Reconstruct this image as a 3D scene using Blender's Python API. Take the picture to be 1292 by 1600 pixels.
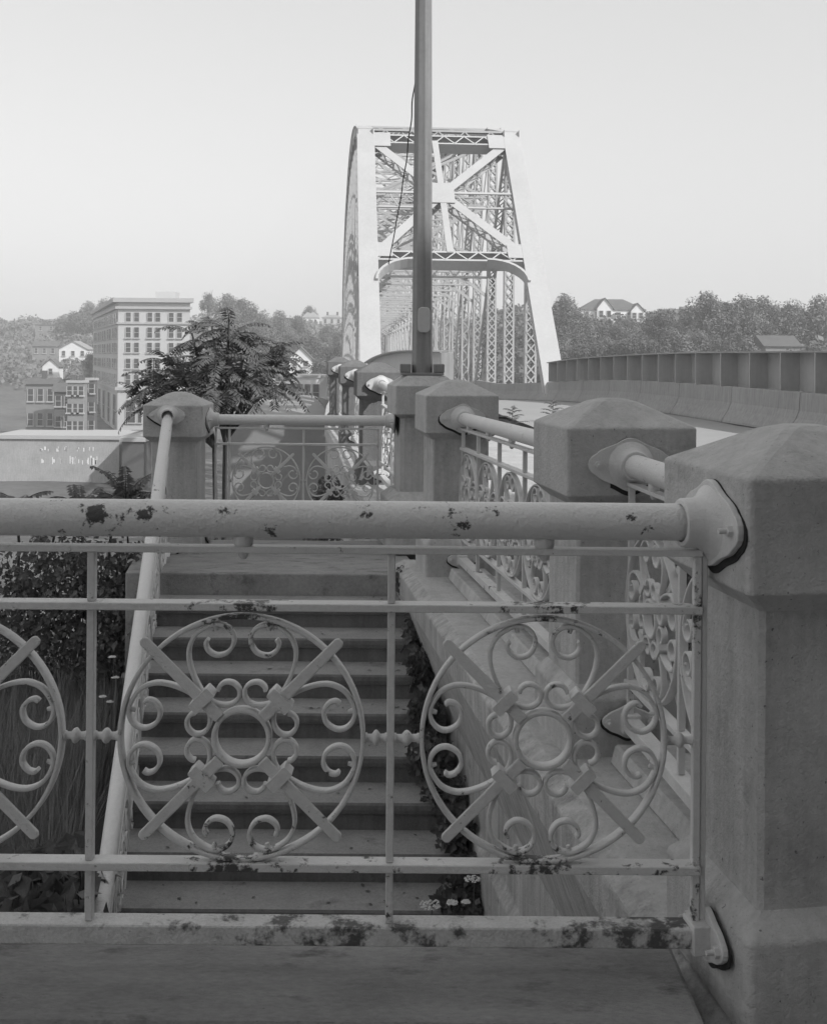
import bpy, math, random
from mathutils import Vector, Matrix
random.seed(7)
for o in list(bpy.data.objects): bpy.data.objects.remove(o)
sc = bpy.context.scene
R = math.radians
F = 1700.0; CX = 646.0; CY = 558.0; ROLL = R(0.45)
# ------------------------------------------------------------------ camera
cam = bpy.data.objects.new('camera', bpy.data.cameras.new('camera'))
sc.collection.objects.link(cam)
cam.location = (0, 0, 0)
cam.rotation_euler = (Matrix.Rotation(R(90), 4, 'X') @ Matrix.Rotation(ROLL, 4, 'Z')).to_euler()
cam.data.sensor_fit = 'HORIZONTAL'; cam.data.sensor_width = 36.0
cam.data.lens = F / 1292.0 * 36.0
cam.data.shift_y = -(800.0 - CY) / 1292.0
cam.data.clip_start = 0.05; cam.data.clip_end = 5000
sc.camera = cam
# ------------------------------------------------------------------ world and sun
SUN_EL, SUN_AZ = 38.0, 132.0          # azimuth of the sun measured clockwise from +Y
w = bpy.data.worlds.new("World"); sc.world = w; w.use_nodes = True
nt = w.node_tree; nt.nodes.clear()
sky = nt.nodes.new('ShaderNodeTexSky'); sky.sky_type = 'NISHITA'; sky.sun_disc = False
sky.sun_elevation = R(SUN_EL); sky.sun_rotation = R(SUN_AZ)
sky.air_density = 1.0; sky.dust_density = 2.0; sky.ozone_density = 1.0
bw = nt.nodes.new('ShaderNodeSeparateColor'); bg = nt.nodes.new('ShaderNodeBackground'); wo = nt.nodes.new('ShaderNodeOutputWorld')
nt.links.new(sky.outputs[0], bw.inputs[0]); mxs = nt.nodes.new('ShaderNodeMix'); mxs.data_type = 'FLOAT'; mxs.inputs[0].default_value = .6; mxs.inputs[3].default_value = 4.1
nt.links.new(bw.outputs[2], mxs.inputs[2]); nt.links.new(mxs.outputs[0], bg.inputs[0]); nt.links.new(bg.outputs[0], wo.inputs[0])
bg.inputs[1].default_value = 0.098
sun = bpy.data.objects.new('sun', bpy.data.lights.new('sun', 'SUN')); sc.collection.objects.link(sun)
sun.data.energy = 2.0; sun.data.angle = R(0.6); sun.data.color = (1, 1, 1)
sdir = Vector((math.sin(R(SUN_AZ)) * math.cos(R(SUN_EL)), math.cos(R(SUN_AZ)) * math.cos(R(SUN_EL)), math.sin(R(SUN_EL))))
sun.rotation_euler = sdir.to_track_quat('Z', 'Y').to_euler()
vs = sc.view_settings; vs.view_transform = 'Standard'; vs.look = 'None'; vs.gamma = 1; vs.exposure = 0.9; vs.use_curve_mapping = False

# ------------------------------------------------------------------ helpers
def P(px, py, Y):
    dx, dy = px - CX, py - CY
    c, s = math.cos(ROLL), math.sin(ROLL)
    return Vector(((dx * c + dy * s) / F * Y, Y, -(-dx * s + dy * c) / F * Y))
def clamp(v, a, b): return max(a, min(b, v))
def lerp(a, b, t): return a + (b - a) * t
def interp(x, xs, ys):
    if x <= xs[0]: return ys[0]
    for i in range(1, len(xs)):
        if x <= xs[i]: return lerp(ys[i-1], ys[i], (x - xs[i-1]) / (xs[i] - xs[i-1]))
    return ys[-1]
class MB:
    def __init__(s): s.v = []; s.f = []; s.sm = []
    def add(s, vs, fs, smooth=False):
        n = len(s.v); s.v += [tuple(v) for v in vs]
        for f in fs: s.f.append(tuple(n + i for i in f)); s.sm.append(smooth)
    def box(s, a, b):
        x0, y0, z0 = a; x1, y1, z1 = b
        s.add([(x0,y0,z0),(x1,y0,z0),(x1,y1,z0),(x0,y1,z0),(x0,y0,z1),(x1,y0,z1),(x1,y1,z1),(x0,y1,z1)],
              [(0,3,2,1),(4,5,6,7),(0,1,5,4),(1,2,6,5),(2,3,7,6),(3,0,4,7)])
    def beam(s, p, q, wd, wdt, dpt):           # box from p to q, width wdt along wd, depth dpt across
        p, q, wd = Vector(p), Vector(q), Vector(wd)
        d = (q - p).normalized(); wv = (wd - d * wd.dot(d)).normalized(); dv = d.cross(wv)
        a, b = wv * wdt / 2, dv * dpt / 2
        s.add([p-a-b, p+a-b, p+a+b, p-a+b, q-a-b, q+a-b, q+a+b, q-a+b],
              [(0,3,2,1),(4,5,6,7),(0,1,5,4),(1,2,6,5),(2,3,7,6),(3,0,4,7)])
    def tube(s, pts, rad, n=10, cap=True, smooth=True):
        pts = [Vector(p) for p in pts]; rings = []
        prev = None
        for i, p in enumerate(pts):
            t = (pts[min(i+1, len(pts)-1)] - pts[max(i-1, 0)]).normalized()
            if prev is None:
                a = Vector((0,0,1)) if abs(t.z) < .9 else Vector((1,0,0))
                u = t.cross(a).normalized()
            else:
                u = (prev - t * prev.dot(t)).normalized()
            prev = u; vv = t.cross(u)
            r = rad[i] if isinstance(rad, (list, tuple)) else rad
            rings.append([p + (u * math.cos(2*math.pi*k/n) + vv * math.sin(2*math.pi*k/n)) * r for k in range(n)])
        vs_ = [v for r_ in rings for v in r_]; fs = []
        for i in range(len(rings)-1):
            for k in range(n):
                k2 = (k+1) % n
                fs.append((i*n+k, i*n+k2, (i+1)*n+k2, (i+1)*n+k))
        s.add(vs_, fs, smooth)
        if cap:
            s.add(rings[0], [tuple(range(n-1, -1, -1))]); s.add(rings[-1], [tuple(range(n))])
    def prism(s, poly, h0, h1, ax):            # poly 2D extruded; ax maps (a,b,h)->xyz
        n = len(poly)
        vs_ = [ax(a, b, h0) for a, b in poly] + [ax(a, b, h1) for a, b in poly]
        fs = [tuple(range(n-1, -1, -1)), tuple(range(n, 2*n))] + [(i, (i+1) % n, n + (i+1) % n, n + i) for i in range(n)]
        s.add(vs_, fs)
    def loft(s, loops, cap=True, smooth=False, closed=True):
        n = len(loops[0]); vs_ = [v for l in loops for v in l]; fs = []
        for i in range(len(loops)-1):
            for k in range(n if closed else n-1):
                k2 = (k+1) % n
                fs.append((i*n+k, i*n+k2, (i+1)*n+k2, (i+1)*n+k))
        s.add(vs_, fs, smooth)
        if cap:
            s.add(loops[0], [tuple(range(n-1,-1,-1))]); s.add(loops[-1], [tuple(range(n))])
    def mesh(s, name, mat):
        m = bpy.data.meshes.new(name); m.from_pydata(s.v, [], s.f); m.materials.append(mat)
        m.polygons.foreach_set('use_smooth', s.sm); m.update()
        return m
    def build(s, name, mat, parent=None, bevel=0, seg=1):
        return obj(name, s.mesh(name, mat), parent, None, bevel, seg)
def obj(name, me, parent=None, loc=None, bevel=0, seg=1, fixn=False):
    o = bpy.data.objects.new(name, me); sc.collection.objects.link(o)
    if loc is not None: o.location = loc
    if parent is not None: o.parent = parent
    if bevel:
        md = o.modifiers.new('bevel', 'BEVEL'); md.width = bevel; md.segments = seg; md.limit_method = 'ANGLE'; md.angle_limit = R(30)
    return o
def tag(o, label, cat, group=None):
    o['label'] = label; o['category'] = cat
    if group: o['group'] = group
    return o
def empty(name, loc, rz=0, label=None, cat=None, group=None):
    o = bpy.data.objects.new(name, None); sc.collection.objects.link(o); o.location = loc; o.rotation_euler = (0, 0, rz)
    o.empty_display_size = .2
    if label: tag(o, label, cat, group)
    return o
def copy_tree(o, parent=None):
    c = o.copy(); sc.collection.objects.link(c)
    c.parent = parent
    for ch in list(o.children): copy_tree(ch, c)
    return c
def struct(o): o['kind'] = 'structure'; return o

# ------------------------------------------------------------------ materials (a black and white place)
def mat(name, base, var=.25, scale=3.0, rough=.85, bump=.2, bscale=60, streak=0, dark=None, dthr=.62, dscale=4, spec=.3, coord='pos', dark2=None, bdist=.01, stretch=(1,1,1), gain=30, pits=0, hot=None):
    m = bpy.data.materials.new(name); m.use_nodes = True; t = m.node_tree; N = t.nodes; L = t.links
    b = N['Principled BSDF']; b.inputs['Roughness'].default_value = rough; b.inputs['Specular IOR Level'].default_value = spec
    if coord == 'pos': g = N.new('ShaderNodeNewGeometry').outputs['Position']
    else: g = N.new('ShaderNodeTexCoord').outputs['Object']
    g0 = g
    mp0 = N.new('ShaderNodeMapping'); mp0.inputs['Scale'].default_value = stretch; L.new(g, mp0.inputs[0]); g = mp0.outputs[0]
    def noise(sc_, det=6, rg=.6, vec=None):
        n = N.new('ShaderNodeTexNoise'); n.inputs['Scale'].default_value = sc_; n.inputs['Detail'].default_value = det; n.inputs['Roughness'].default_value = rg
        L.new(vec or g, n.inputs['Vector']); return n.outputs['Fac']
    def math_(op, a, c=None, d=None, cl=False):
        n = N.new('ShaderNodeMath'); n.operation = op; n.use_clamp = cl
        for i, x in enumerate((a, c, d)):
            if x is None: continue
            if isinstance(x, (int, float)): n.inputs[i].default_value = x
            else: L.new(x, n.inputs[i])
        return n.outputs[0]
    n1 = noise(scale); n2 = noise(scale * 14, 4)
    f = math_('ADD', math_('MULTIPLY', math_('SUBTRACT', n1, .5), 2.2 * var), math_('MULTIPLY', math_('SUBTRACT', n2, .5), 1.5 * var))
    if streak:
        mp = N.new('ShaderNodeMapping'); mp.inputs['Scale'].default_value = (1, 1, .06); L.new(g, mp.inputs[0])
        n3 = noise(18, 4, .6, mp.outputs[0]); f = math_('ADD', f, math_('MULTIPLY', math_('SUBTRACT', n3, .5), 2.5 * streak))
    val = math_('MULTIPLY', math_('ADD', f, 1.0), base)
    if dark is not None:
        n4 = noise(dscale, 8, .7)
        if hot:
            for c_, r_, k_ in hot:
                vd = N.new('ShaderNodeVectorMath'); vd.operation = 'DISTANCE'; L.new(g0, vd.inputs[0]); vd.inputs[1].default_value = c_
                n4 = math_('ADD', n4, math_('MULTIPLY', math_('SUBTRACT', 1, math_('DIVIDE', vd.outputs['Value'], r_), None, True), k_))
        mk = math_('MULTIPLY', math_('SUBTRACT', n4, dthr), gain, None, True)
        mx = N.new('ShaderNodeMix'); mx.data_type = 'FLOAT'; L.new(mk, mx.inputs[0]); L.new(val, mx.inputs[2]); mx.inputs[3].default_value = dark
        val = mx.outputs[0]
    if pits:
        n5 = noise(85, 3, .6); pk = math_('MULTIPLY', math_('SUBTRACT', n5, .66), 14, None, True)
        val = math_('MULTIPLY', val, math_('SUBTRACT', 1, math_('MULTIPLY', pk, pits)))
    val = math_('MAXIMUM', val, .01)
    cc = N.new('ShaderNodeCombineColor')
    for i in range(3): L.new(val, cc.inputs[i])
    L.new(cc.outputs[0], b.inputs['Base Color'])
    if bump:
        bp = N.new('ShaderNodeBump'); bp.inputs['Strength'].default_value = bump; bp.inputs['Distance'].default_value = bdist
        L.new(noise(bscale, 5, .7), bp.inputs['Height']); L.new(bp.outputs[0], b.inputs['Normal'])
    return m
M = {}
M['conc'] = mat('concrete', .46, .30, 2.4, .9, .8, 70, .26, dark=.25, dthr=.56, dscale=3.2, gain=5, pits=.6)
M['conc_shade'] = mat('shade_darkened_concrete', .17, .28, 3, .9, .7, 70, .2, dark=.11, dthr=.57, dscale=4, gain=5)  # far posts only: concrete colour darkened in place of a cast shadow
M['conc_top'] = mat('cap_concrete', .46, .28, 3, .9, .8, 70, .14, dark=.26, dthr=.56, dscale=4, gain=5, pits=.6)
M['wall'] = mat('board_marked_concrete', .42, .3, 5, .9, .8, 70, .5, dark=.22, dthr=.57, dscale=9, gain=7, pits=.5)
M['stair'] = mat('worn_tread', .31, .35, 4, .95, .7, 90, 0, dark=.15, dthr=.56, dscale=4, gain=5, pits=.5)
M['riser'] = mat('dirty_shaded_riser', .17, .35, 4, .95, .6, 90, .3, dark=.07, dthr=.58, dscale=4, gain=6)  # riser colour holds grime plus the shade on the upright faces
M['floor'] = mat('walkway_concrete', .31, .4, 3, .95, .8, 90, 0, dark=.14, dthr=.55, dscale=5, stretch=(1,2.5,1), gain=7, pits=.5)
M['paint'] = mat('grey_railing_paint', .58, .12, 5, .45, .4, 90, 0, dark=.04, dthr=.66, dscale=11, spec=.45)
M['pipe'] = mat('wrinkled_pipe_paint', .68, .10, 6, .40, .8, 75, 0, dark=.05, dthr=.655, dscale=11, spec=.5, bdist=.010, stretch=(.6,1,1))
M['beam'] = mat('rusty_beam_paint', .56, .25, 8, .55, .4, 70, 0, dark=.05, dthr=.60, dscale=6, spec=.4)
HC = [P(q, 1153, 2.6).x for q in (-92, 378, 848)]
hotp = [((c_ + .01, 2.6, -.91 + .31), .15, .20) for c_ in HC] + [((c_ - .02, 2.6, -.91 - .31), .15, .19) for c_ in HC] + [((.60, 2.6, -1.38), .26, .22), ((.70, 2.6, -.6), .12, .14), ((-.25, 2.6, -1.37), .4, .10)]
M['paintF'] = mat('weathered_railing_paint', .60, .14, 5, .45, .5, 90, 0, dark=.06, dthr=.62, dscale=30, gain=14, spec=.45, hot=hotp)
M['beamF'] = mat('rust_eaten_beam_paint', .56, .35, 10, .55, .8, 70, 0, dark=.09, dthr=.555, dscale=15, gain=9, spec=.4, hot=hotp[6:])
pipehot = [(tuple(P(a_, b_, 2.556)), r_, k_) for a_, b_, r_, k_ in ((228,801,.035,.26),(160,806,.05,.14),(150,800,.03,.2),(240,822,.10,.10),(350,800,.05,.2),(566,795,.04,.3),(425,835,.05,.2),(765,790,.04,.25),(985,806,.03,.3),(1010,832,.03,.25),(120,815,.14,.12),(700,815,.1,.12))]
M['pipeF'] = mat('chipped_pipe_paint', .68, .10, 6, .40, .8, 75, 0, dark=.05, dthr=.645, dscale=26, gain=16, spec=.5, bdist=.010, hot=pipehot)
M['rust'] = mat('dark_rust', .035, .5, 30, .95, .6, 150)
M['pole'] = mat('galvanised_pole', .24, .2, 2, .45, .1, 40, .35, spec=.5)
M['plate'] = mat('pale_cover_plate', .55, .1, 9, .5, .1, 50)
M['truss'] = mat('pale_bridge_paint', .46, .12, .6, .6, .1, 6, .05, dark=.3, dthr=.70, dscale=1.2)
M['girder'] = mat('girder_paint', .42, .12, .8, .6, .1, 5, .1)
M['jersey'] = mat('barrier_concrete', .32, .18, .7, .9, .2, 20, .3)
M['road'] = mat('pale_asphalt', .33, .12, .5, .9, .2, 40)
M['ground'] = mat('ground_soil', .13, .6, .08, .95, .3, 3, 0, dark=.24, dthr=.6, dscale=.03)
M['bark'] = mat('bark', .07, .4, 3, .95, .4, 30, .2)
def leafmat(name, base, var=.5, scale=1.5, trans=.25):
    m = mat(name, base, var, scale, .55, 0, spec=.35)
    t = m.node_tree; b = t.nodes['Principled BSDF']; out = t.nodes['Material Output']
    tr = t.nodes.new('ShaderNodeBsdfTranslucent'); mx = t.nodes.new('ShaderNodeMixShader'); mx.inputs[0].default_value = trans
    t.links.new(b.inputs['Base Color'].links[0].from_socket, tr.inputs[0])
    t.links.new(b.outputs[0], mx.inputs[1]); t.links.new(tr.outputs[0], mx.inputs[2]); t.links.new(mx.outputs[0], out.inputs[0])
    return m
M['leaf'] = leafmat('near_leaves', .14, .5, 6)
M['leaf_dark'] = leafmat('dark_leaves', .12, .5, 6)  # darker leaf tone for bushes, creeper and weeds
M['far_leaf'] = leafmat('hill_foliage', .16, .6, .35, .12)
M['far_leaf2'] = leafmat('hill_foliage_dark', .12, .6, .35, .12)
M['grass'] = leafmat('dry_grass', .24, .6, 8)
M['flower'] = mat('white_flower', .6, .1, 50, .8, 0)
M['wall_pale'] = mat('pale_brick', .50, .08, .5, .9, .1, 8)
M['painted'] = mat('faded_painted_brick', .36, .35, .5, .9, .1, 8, .3, dark=.2, dthr=.58, dscale=.5, gain=5)
M['wall_mid'] = mat('tan_brick', .24, .15, .4, .9, .1, 8)
M['wall_dark'] = mat('red_brick', .11, .2, .5, .9, .1, 8)
M['white'] = mat('white_siding', .75, .06, .8, .8, .05, 8)
M['roof'] = mat('slate_roof', .12, .25, .8, .9, .1, 8)
M['roof_pale'] = mat('metal_roof', .30, .15, .6, .7, .1, 8)
M['glass'] = mat('window_glass', .06, .9, .5, .15, 0, spec=.6)
M['trim'] = mat('stone_trim', .42, .08, 1, .9, 0)
M['black'] = mat('black_cable', .03, .1, 5, .7, 0)

# ------------------------------------------------------------------ setting: terrain, walkway, road
def hgt(x, y):
    town = -13.2
    near = interp(y, [-40, 4, 9.5, 14, 24, 45, 70], [-3.3, -3.4, -2.9, -4.2, -7.5, -11.0, -12.0])
    z = near if y < 70 else interp(y, [70, 110, 230, 300, 360, 430, 520, 900], [-12.0, -13.2, -13.0, -4.5, 3.5, 12, 16, 18])
    if x > 0 and y > 90:
        zr = interp(y, [90, 130, 170, 260, 330, 900], [-12.5, -10, -3, 8.5, 11, 14])
        t = clamp(x / 22, 0, 1); z = lerp(z, zr, t)
    if x > 2.2 and y < 60:
        zr = -6.0
        z = lerp(z, min(z, zr), clamp((x - 2.2) / 2, 0, 1))
    if y > 60: z += 0.8 * math.sin(x * .05 + y * .03) + .5 * math.sin(x * .11 - y * .07)
    else: z += .08 * math.sin(x * 3.1) * math.cos(y * 2.3)
    return z
def axis(lims):
    out = []
    for a, b, n in lims: out += [lerp(a, b, i / n) for i in range(n)]
    out.append(lims[-1][1]); return out
gx = axis([(-700, -400, 8), (-400, -60, 24), (-60, -8, 20), (-8, 10, 36), (10, 60, 16), (60, 400, 24), (400, 700, 8)])
gy = axis([(-100, -20, 8), (-20, 0, 8), (0, 16, 32), (16, 90, 30), (90, 560, 60), (560, 800, 8)])
mb = MB()
mb.add([(x, y, hgt(x, y)) for y in gy for x in gx],
       [(j*len(gx)+i, j*len(gx)+i+1, (j+1)*len(gx)+i+1, (j+1)*len(gx)+i) for j in range(len(gy)-1) for i in range(len(gx)-1)], True)
struct(mb.build('ground', M['ground']))

D = Vector((-.148, 1, 0)).normalized(); DV = Vector((D.y, -D.x, 0)); RZ = math.atan2(-D.x, D.y)   # rail direction and its right hand
def L0(x0, y, z): return Vector((x0 - .148 * y, y, z))        # a point on the line that is parallel to the rails and meets Y=0 at x0
# walkway where the photographer stands, ending in a kerb under the front railing
mb = MB()
mb.box((-9, -12, -1.75), (6, 2.40, -1.502)); struct(mb.build('walkway', M['floor'], bevel=.01))
mb = MB(); mb.box((-9, 2.405, -4.9), (L0(1.07, 2.78, 0).x, 2.78, -1.47))
tag(mb.build('kerb', M['floor'], bevel=.012, seg=2), 'stained concrete kerb running under the bottom beam of the front railing', 'kerb')
# landing
mb = MB()
mb.add([L0(-.95, 8.25, -1.65), L0(1.30, 8.25, -1.65), L0(1.30, 9.75, -1.65), L0(-.95, 9.75, -1.65),
        L0(-.95, 8.25, -4.9), L0(1.30, 8.25, -4.9), L0(1.30, 9.75, -4.9), L0(-.95, 9.75, -4.9)],
       [(0,1,2,3),(4,7,6,5),(0,4,5,1),(1,5,6,2),(2,6,7,3),(3,7,4,0)])
struct(mb.build('landing', M['floor'], bevel=.012, seg=2))
# stairs
st = empty('staircase', (-.6, 8.25, -1.65), 0, 'worn concrete staircase climbing from below the front railing to the landing', 'stairs')
for n in range(1, 17):
    y1 = 8.246 - .3 * (n - 1); z1 = -1.65 - .165 * n; y0 = y1 - .30 - .025
    mb = MB(); a, b = -.72, 1.27
    zt = z1; zb = z1 - .05; zl = z1 - .6
    prof = [(y0 + .004, zb - .012), (y0, zb + .012), (y0 + .003, zt - .012), (y0 + .014, zt), (y1 - .001, zt), (y1 - .001, zl), (y0 + .028, zl), (y0 + .024, zb - .02)]
    va = [L0(a, y, z) for y, z in prof]; vb = [L0(b, y, z) for y, z in prof]; k = len(prof)
    o_ = Vector((-.6, 8.25, -1.65))
    mb.add([v - o_ for v in va + vb], [tuple(range(k)), tuple(range(2*k-1, k-1, -1))] + [(i, k+i, k+(i+1) % k, (i+1) % k) for i in range(k)])
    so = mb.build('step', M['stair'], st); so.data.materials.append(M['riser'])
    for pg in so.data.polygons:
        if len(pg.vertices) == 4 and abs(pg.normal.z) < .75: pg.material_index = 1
# side wall of the stairs with an overhanging coping
prof = [(1.80, -1.53), (1.15, -1.53), (1.08, -1.575), (1.085, -1.72), (1.30, -2.32), (1.30, -2.66), (1.26, -2.72), (1.26, -4.9), (1.80, -4.9)]
mb = MB(); ys = [2.0, 2.785, 4, 5, 6, 7, 8.22]
mb.loft([[L0(a, y, z) for a, z in prof] for y in ys])
sw = mb.build('stair_side_wall', M['wall'], bevel=.01, seg=2); sw.data.materials.append(M['conc_top'])
for pg in sw.data.polygons:
    if abs(pg.normal.z) > .85: pg.material_index = 1
tag(sw, 'streaked concrete wall with overhanging coping along the right of the stairs', 'wall')
mb = MB(); mb.loft([[L0(a, y, z) for a, z in [(1.62, -1.529), (1.36, -1.529), (1.38, -1.455), (1.62, -1.455)]] for y in (2.9, 4.1)])
mb.loft([[L0(a, y, z) for a, z in [(1.62, -1.529), (1.36, -1.529), (1.38, -1.455), (1.62, -1.455)]] for y in (4.66, 7.5)])
mb.build('kerb_strip', M['conc'], sw, .008)
# verge between wall and road
mb = MB(); pts = [(1.8, -6), (1.8, 3), (1.8, 8.3), (1.8, 9)]
mb.add([L0(1.801, -6, -1.54), L0(1.801, 16, -1.46), L0(3.0, 16, -1.42), L0(3.0, -6, -1.42)], [(0, 3, 2, 1)])
struct(mb.build('verge', M['ground']))

# left edge of road / sidewalk line (rail line through the far posts)
RY = [-6, 9.05, 11.9, 17, 22, 29, 37, 60, 170]
def dirX(Y): return interp(Y, [0, 9.05, 11.9, 17, 22, 29, 37, 160], [1.22, -.12, -.62, -1.14, -1.72, -2.3, -2.75, -2.75 - .0712*123])
def roadz(Y): return interp(Y, [-10, 25, 30, 36, 46, 60, 170], [-1.25, -1.26, -1.30, -1.45, -1.78, -1.9, -1.9])
BPX = [(780,46,600,624),(868,36.5,596,626),(923,32,593.5,629),(975,28.5,593,634),(1039,25,596,644),(1110,22,601,655),(1182,20,607,667),(1290,17,617,683)]
bar = [(P(a, t, Y), P(a, b, Y)) for a, Y, t, b in BPX]
bar = [(Vector((-.0712*115 + 4.9, 160, -1.1)), Vector((-.0712*115 + 4.9, 160, -1.9))), (Vector((3.2, 60, -1.2)), Vector((3.2, 60, -1.9)))] + bar + \
      [(Vector((7.2, 12, -.58)), Vector((7.2, 12, -1.25))), (Vector((7.8, 5, -.58)), Vector((7.8, 5, -1.25))), (Vector((8.1, -8, -.58)), Vector((8.1, -8, -1.25)))]
def barX(Y, i=1):
    L_ = sorted([(b[i].y, b[i].x, b[i].z) for b in bar]); ysr = [q[0] for q in L_]
    return interp(Y, ysr, [q[1] for q in L_]), interp(Y, ysr, [q[2] for q in L_])
def leftroadX(Y): return interp(Y, [-10, 9, 16, 20, 25, 30, 36, 160], [4.3, 2.75, 2.35, 2.2, 1.9, .9, -.9, -.9 - .0712*124])
ysr = axis([(-8, 16, 12), (16, 60, 30), (60, 160, 10)])
mb = MB(); lp = []
for Y in ysr:
    bx_, bz = barX(Y); lx = leftroadX(Y); zz = roadz(Y)
    lp.append([(lerp(lx, bx_ + .5, t), Y, lerp(zz, bz, t)) for t in (0, .25, .5, .75, 1)])
mb.loft(lp, False, True, False); struct(mb.build('road', M['road']))
# sidewalk on the left and its retaining wall
mb = MB(); ysw = [9.8, 11.9, 14, 17, 20, 22, 26, 31, 37, 60, 160]
mb.loft([[(dirX(Y) + .0, Y, -1.42 - .0), (leftroadX(Y) , Y, min(-1.42, -1.42))] for Y in ysw], False, False, False)
struct(mb.build('sidewalk', M['conc_top']))
mb = MB(); ysw2 = [9.7, 11.9, 14, 17, 20, 22, 26, 31, 37]
mb.loft([[(dirX(Y) - .06, Y, -1.40), (dirX(Y) - .06, Y, -1.62), (dirX(Y) + .02, Y, -1.75), (dirX(Y) + .02, Y, -14), (dirX(Y) + .4, Y, -14), (dirX(Y) + .4, Y, -1.40)] for Y in ysw2])
tag(mb.build('retaining_wall', M['conc'], bevel=.01), 'tall grey concrete wall carrying the sidewalk beyond the landing', 'wall')

# ------------------------------------------------------------------ concrete posts
def sq(c, z, h, rz=0, ch=0):
    h2 = h - ch; pts = [(-h2,-h),(h2,-h),(h,-h2),(h,h2),(h2,h),(-h2,h),(-h,h2),(-h,-h2)] if ch else [(-h,-h),(h,-h),(h,h),(-h,h)]
    return [(x, y, z) for x, y in pts]
def post(c, rz, zoff, label, group, w=.52, base=-1.53, flat=.055, capz=(-.16, -.26, -.53), grow=0, mc='conc', mt='conc_top'):
    r = empty('railing_post', (c[0], c[1], base), rz, label, 'post', group)
    h = w / 2; a, b_, d_ = [q + zoff - base for q in capz]
    mb = MB(); mb.loft([sq(0, 0, h - .01, 0, .012), sq(0, .22, h - .01, 0, .012), sq(0, .27, h - .055, 0, .012)])
    mb.build('plinth', M[mc], r, .01, 3)
    mb = MB(); mb.loft([sq(0, .265, h - .058, 0, .012), sq(0, d_ + .002, h - .058, 0, .012)]); mb.build('shaft', M[mc], r)
    mb = MB(); mb.loft([sq(0, d_ - .045, h - .056, 0, .012), sq(0, d_, h - .006, 0, .012), sq(0, d_ + .002, h, 0, .01), sq(0, b_ - .008, h, 0, .01), sq(0, b_, h - .010, 0, .01), sq(0, a - .012, flat + .03, 0, .02), sq(0, a, flat - .01, 0, .02)])
    mb.build('cap', M[mt], r, .009, 3)
    return r
def ctr(px, Y, w):       # centre from the near-left cap corner
    x = (px - CX) / F * Y
    c = Vector((x, Y, 0)) + D * (w / 2) + DV * (w / 2); return (c.x, c.y)
GP = 'square concrete railing posts'
cA = (Vector((.75, 2.42, 0)) + D * .26 + DV * .26); cA = (cA.x, cA.y)
cB = ctr(888, 4.14, .52); cC = ctr(666, 7.55, .52)
post(cA, RZ, 0, 'nearest concrete post at the right edge, with the big pipe bolted to it', GP)
post(cB, RZ, 0, 'broad pyramid-capped concrete post just behind the nearest one, with two rails bolted to it', GP)
post(cC, RZ, 0, 'concrete post at the top right of the stairs, in front of the lamp pedestal', GP)
pL = post((-1.992, 9.27), 0, -.15, 'concrete post at the top left of the stairs with a diamond flange on its face', GP, w=.5, base=-1.66)
cD = (-.651 + .25, 12.15); cE = (-1.17 + .24, 17.25); cF = (-1.75 + .24, 22.2)
post(cD, .11, .10, 'shade-toned concrete post just beyond the lamp pedestal', GP, w=.5, base=-1.41, mc='conc_shade', mt='conc_shade')
post(cE, .11, .11, 'middle post of the three small ones left of the bridge portal', GP, w=.5, base=-1.41, mc='conc_shade', mt='conc_shade')
post(cF, .11, .16, 'farthest and leftmost post of the three small ones left of the bridge portal', GP, w=.5, base=-1.41, mc='conc_shade', mt='conc_shade')
post((-1.75, 2.6), 0, 0, 'concrete post ending the front railing beyond the left edge', GP)
# lamp pedestal
wP = .56; cP = ctr(618, 9.05, wP)
ped = empty('lamp_pedestal', (cP[0], cP[1], -1.62), RZ, 'wide concrete pedestal carrying the steel pole at the end of the landing', 'pedestal')
mb = MB(); h = wP / 2; b0 = -1.62
mb.loft([sq(0, 0, h + .05, 0, .02), sq(0, .42, h + .05, 0, .02), sq(0, .49, h - .03, 0, .02)]); mb.build('plinth', M['conc'], ped, .006)
mb = MB(); mb.loft([sq(0, .488, h - .055, 0, .03), sq(0, -.476 - b0, h - .055, 0, .03)]); mb.build('shaft', M['conc'], ped)
mb = MB(); mb.loft([sq(0, -.51 - b0, h - .052, 0, .02), sq(0, -.478 - b0, h, 0, .012), sq(0, -.24 - b0, h, 0, .012), sq(0, -.232 - b0, h - .012, 0, .012), sq(0, -.155 - b0, h - .12, 0, .012)]); mb.build('cap', M['conc_top'], ped, .004)

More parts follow.
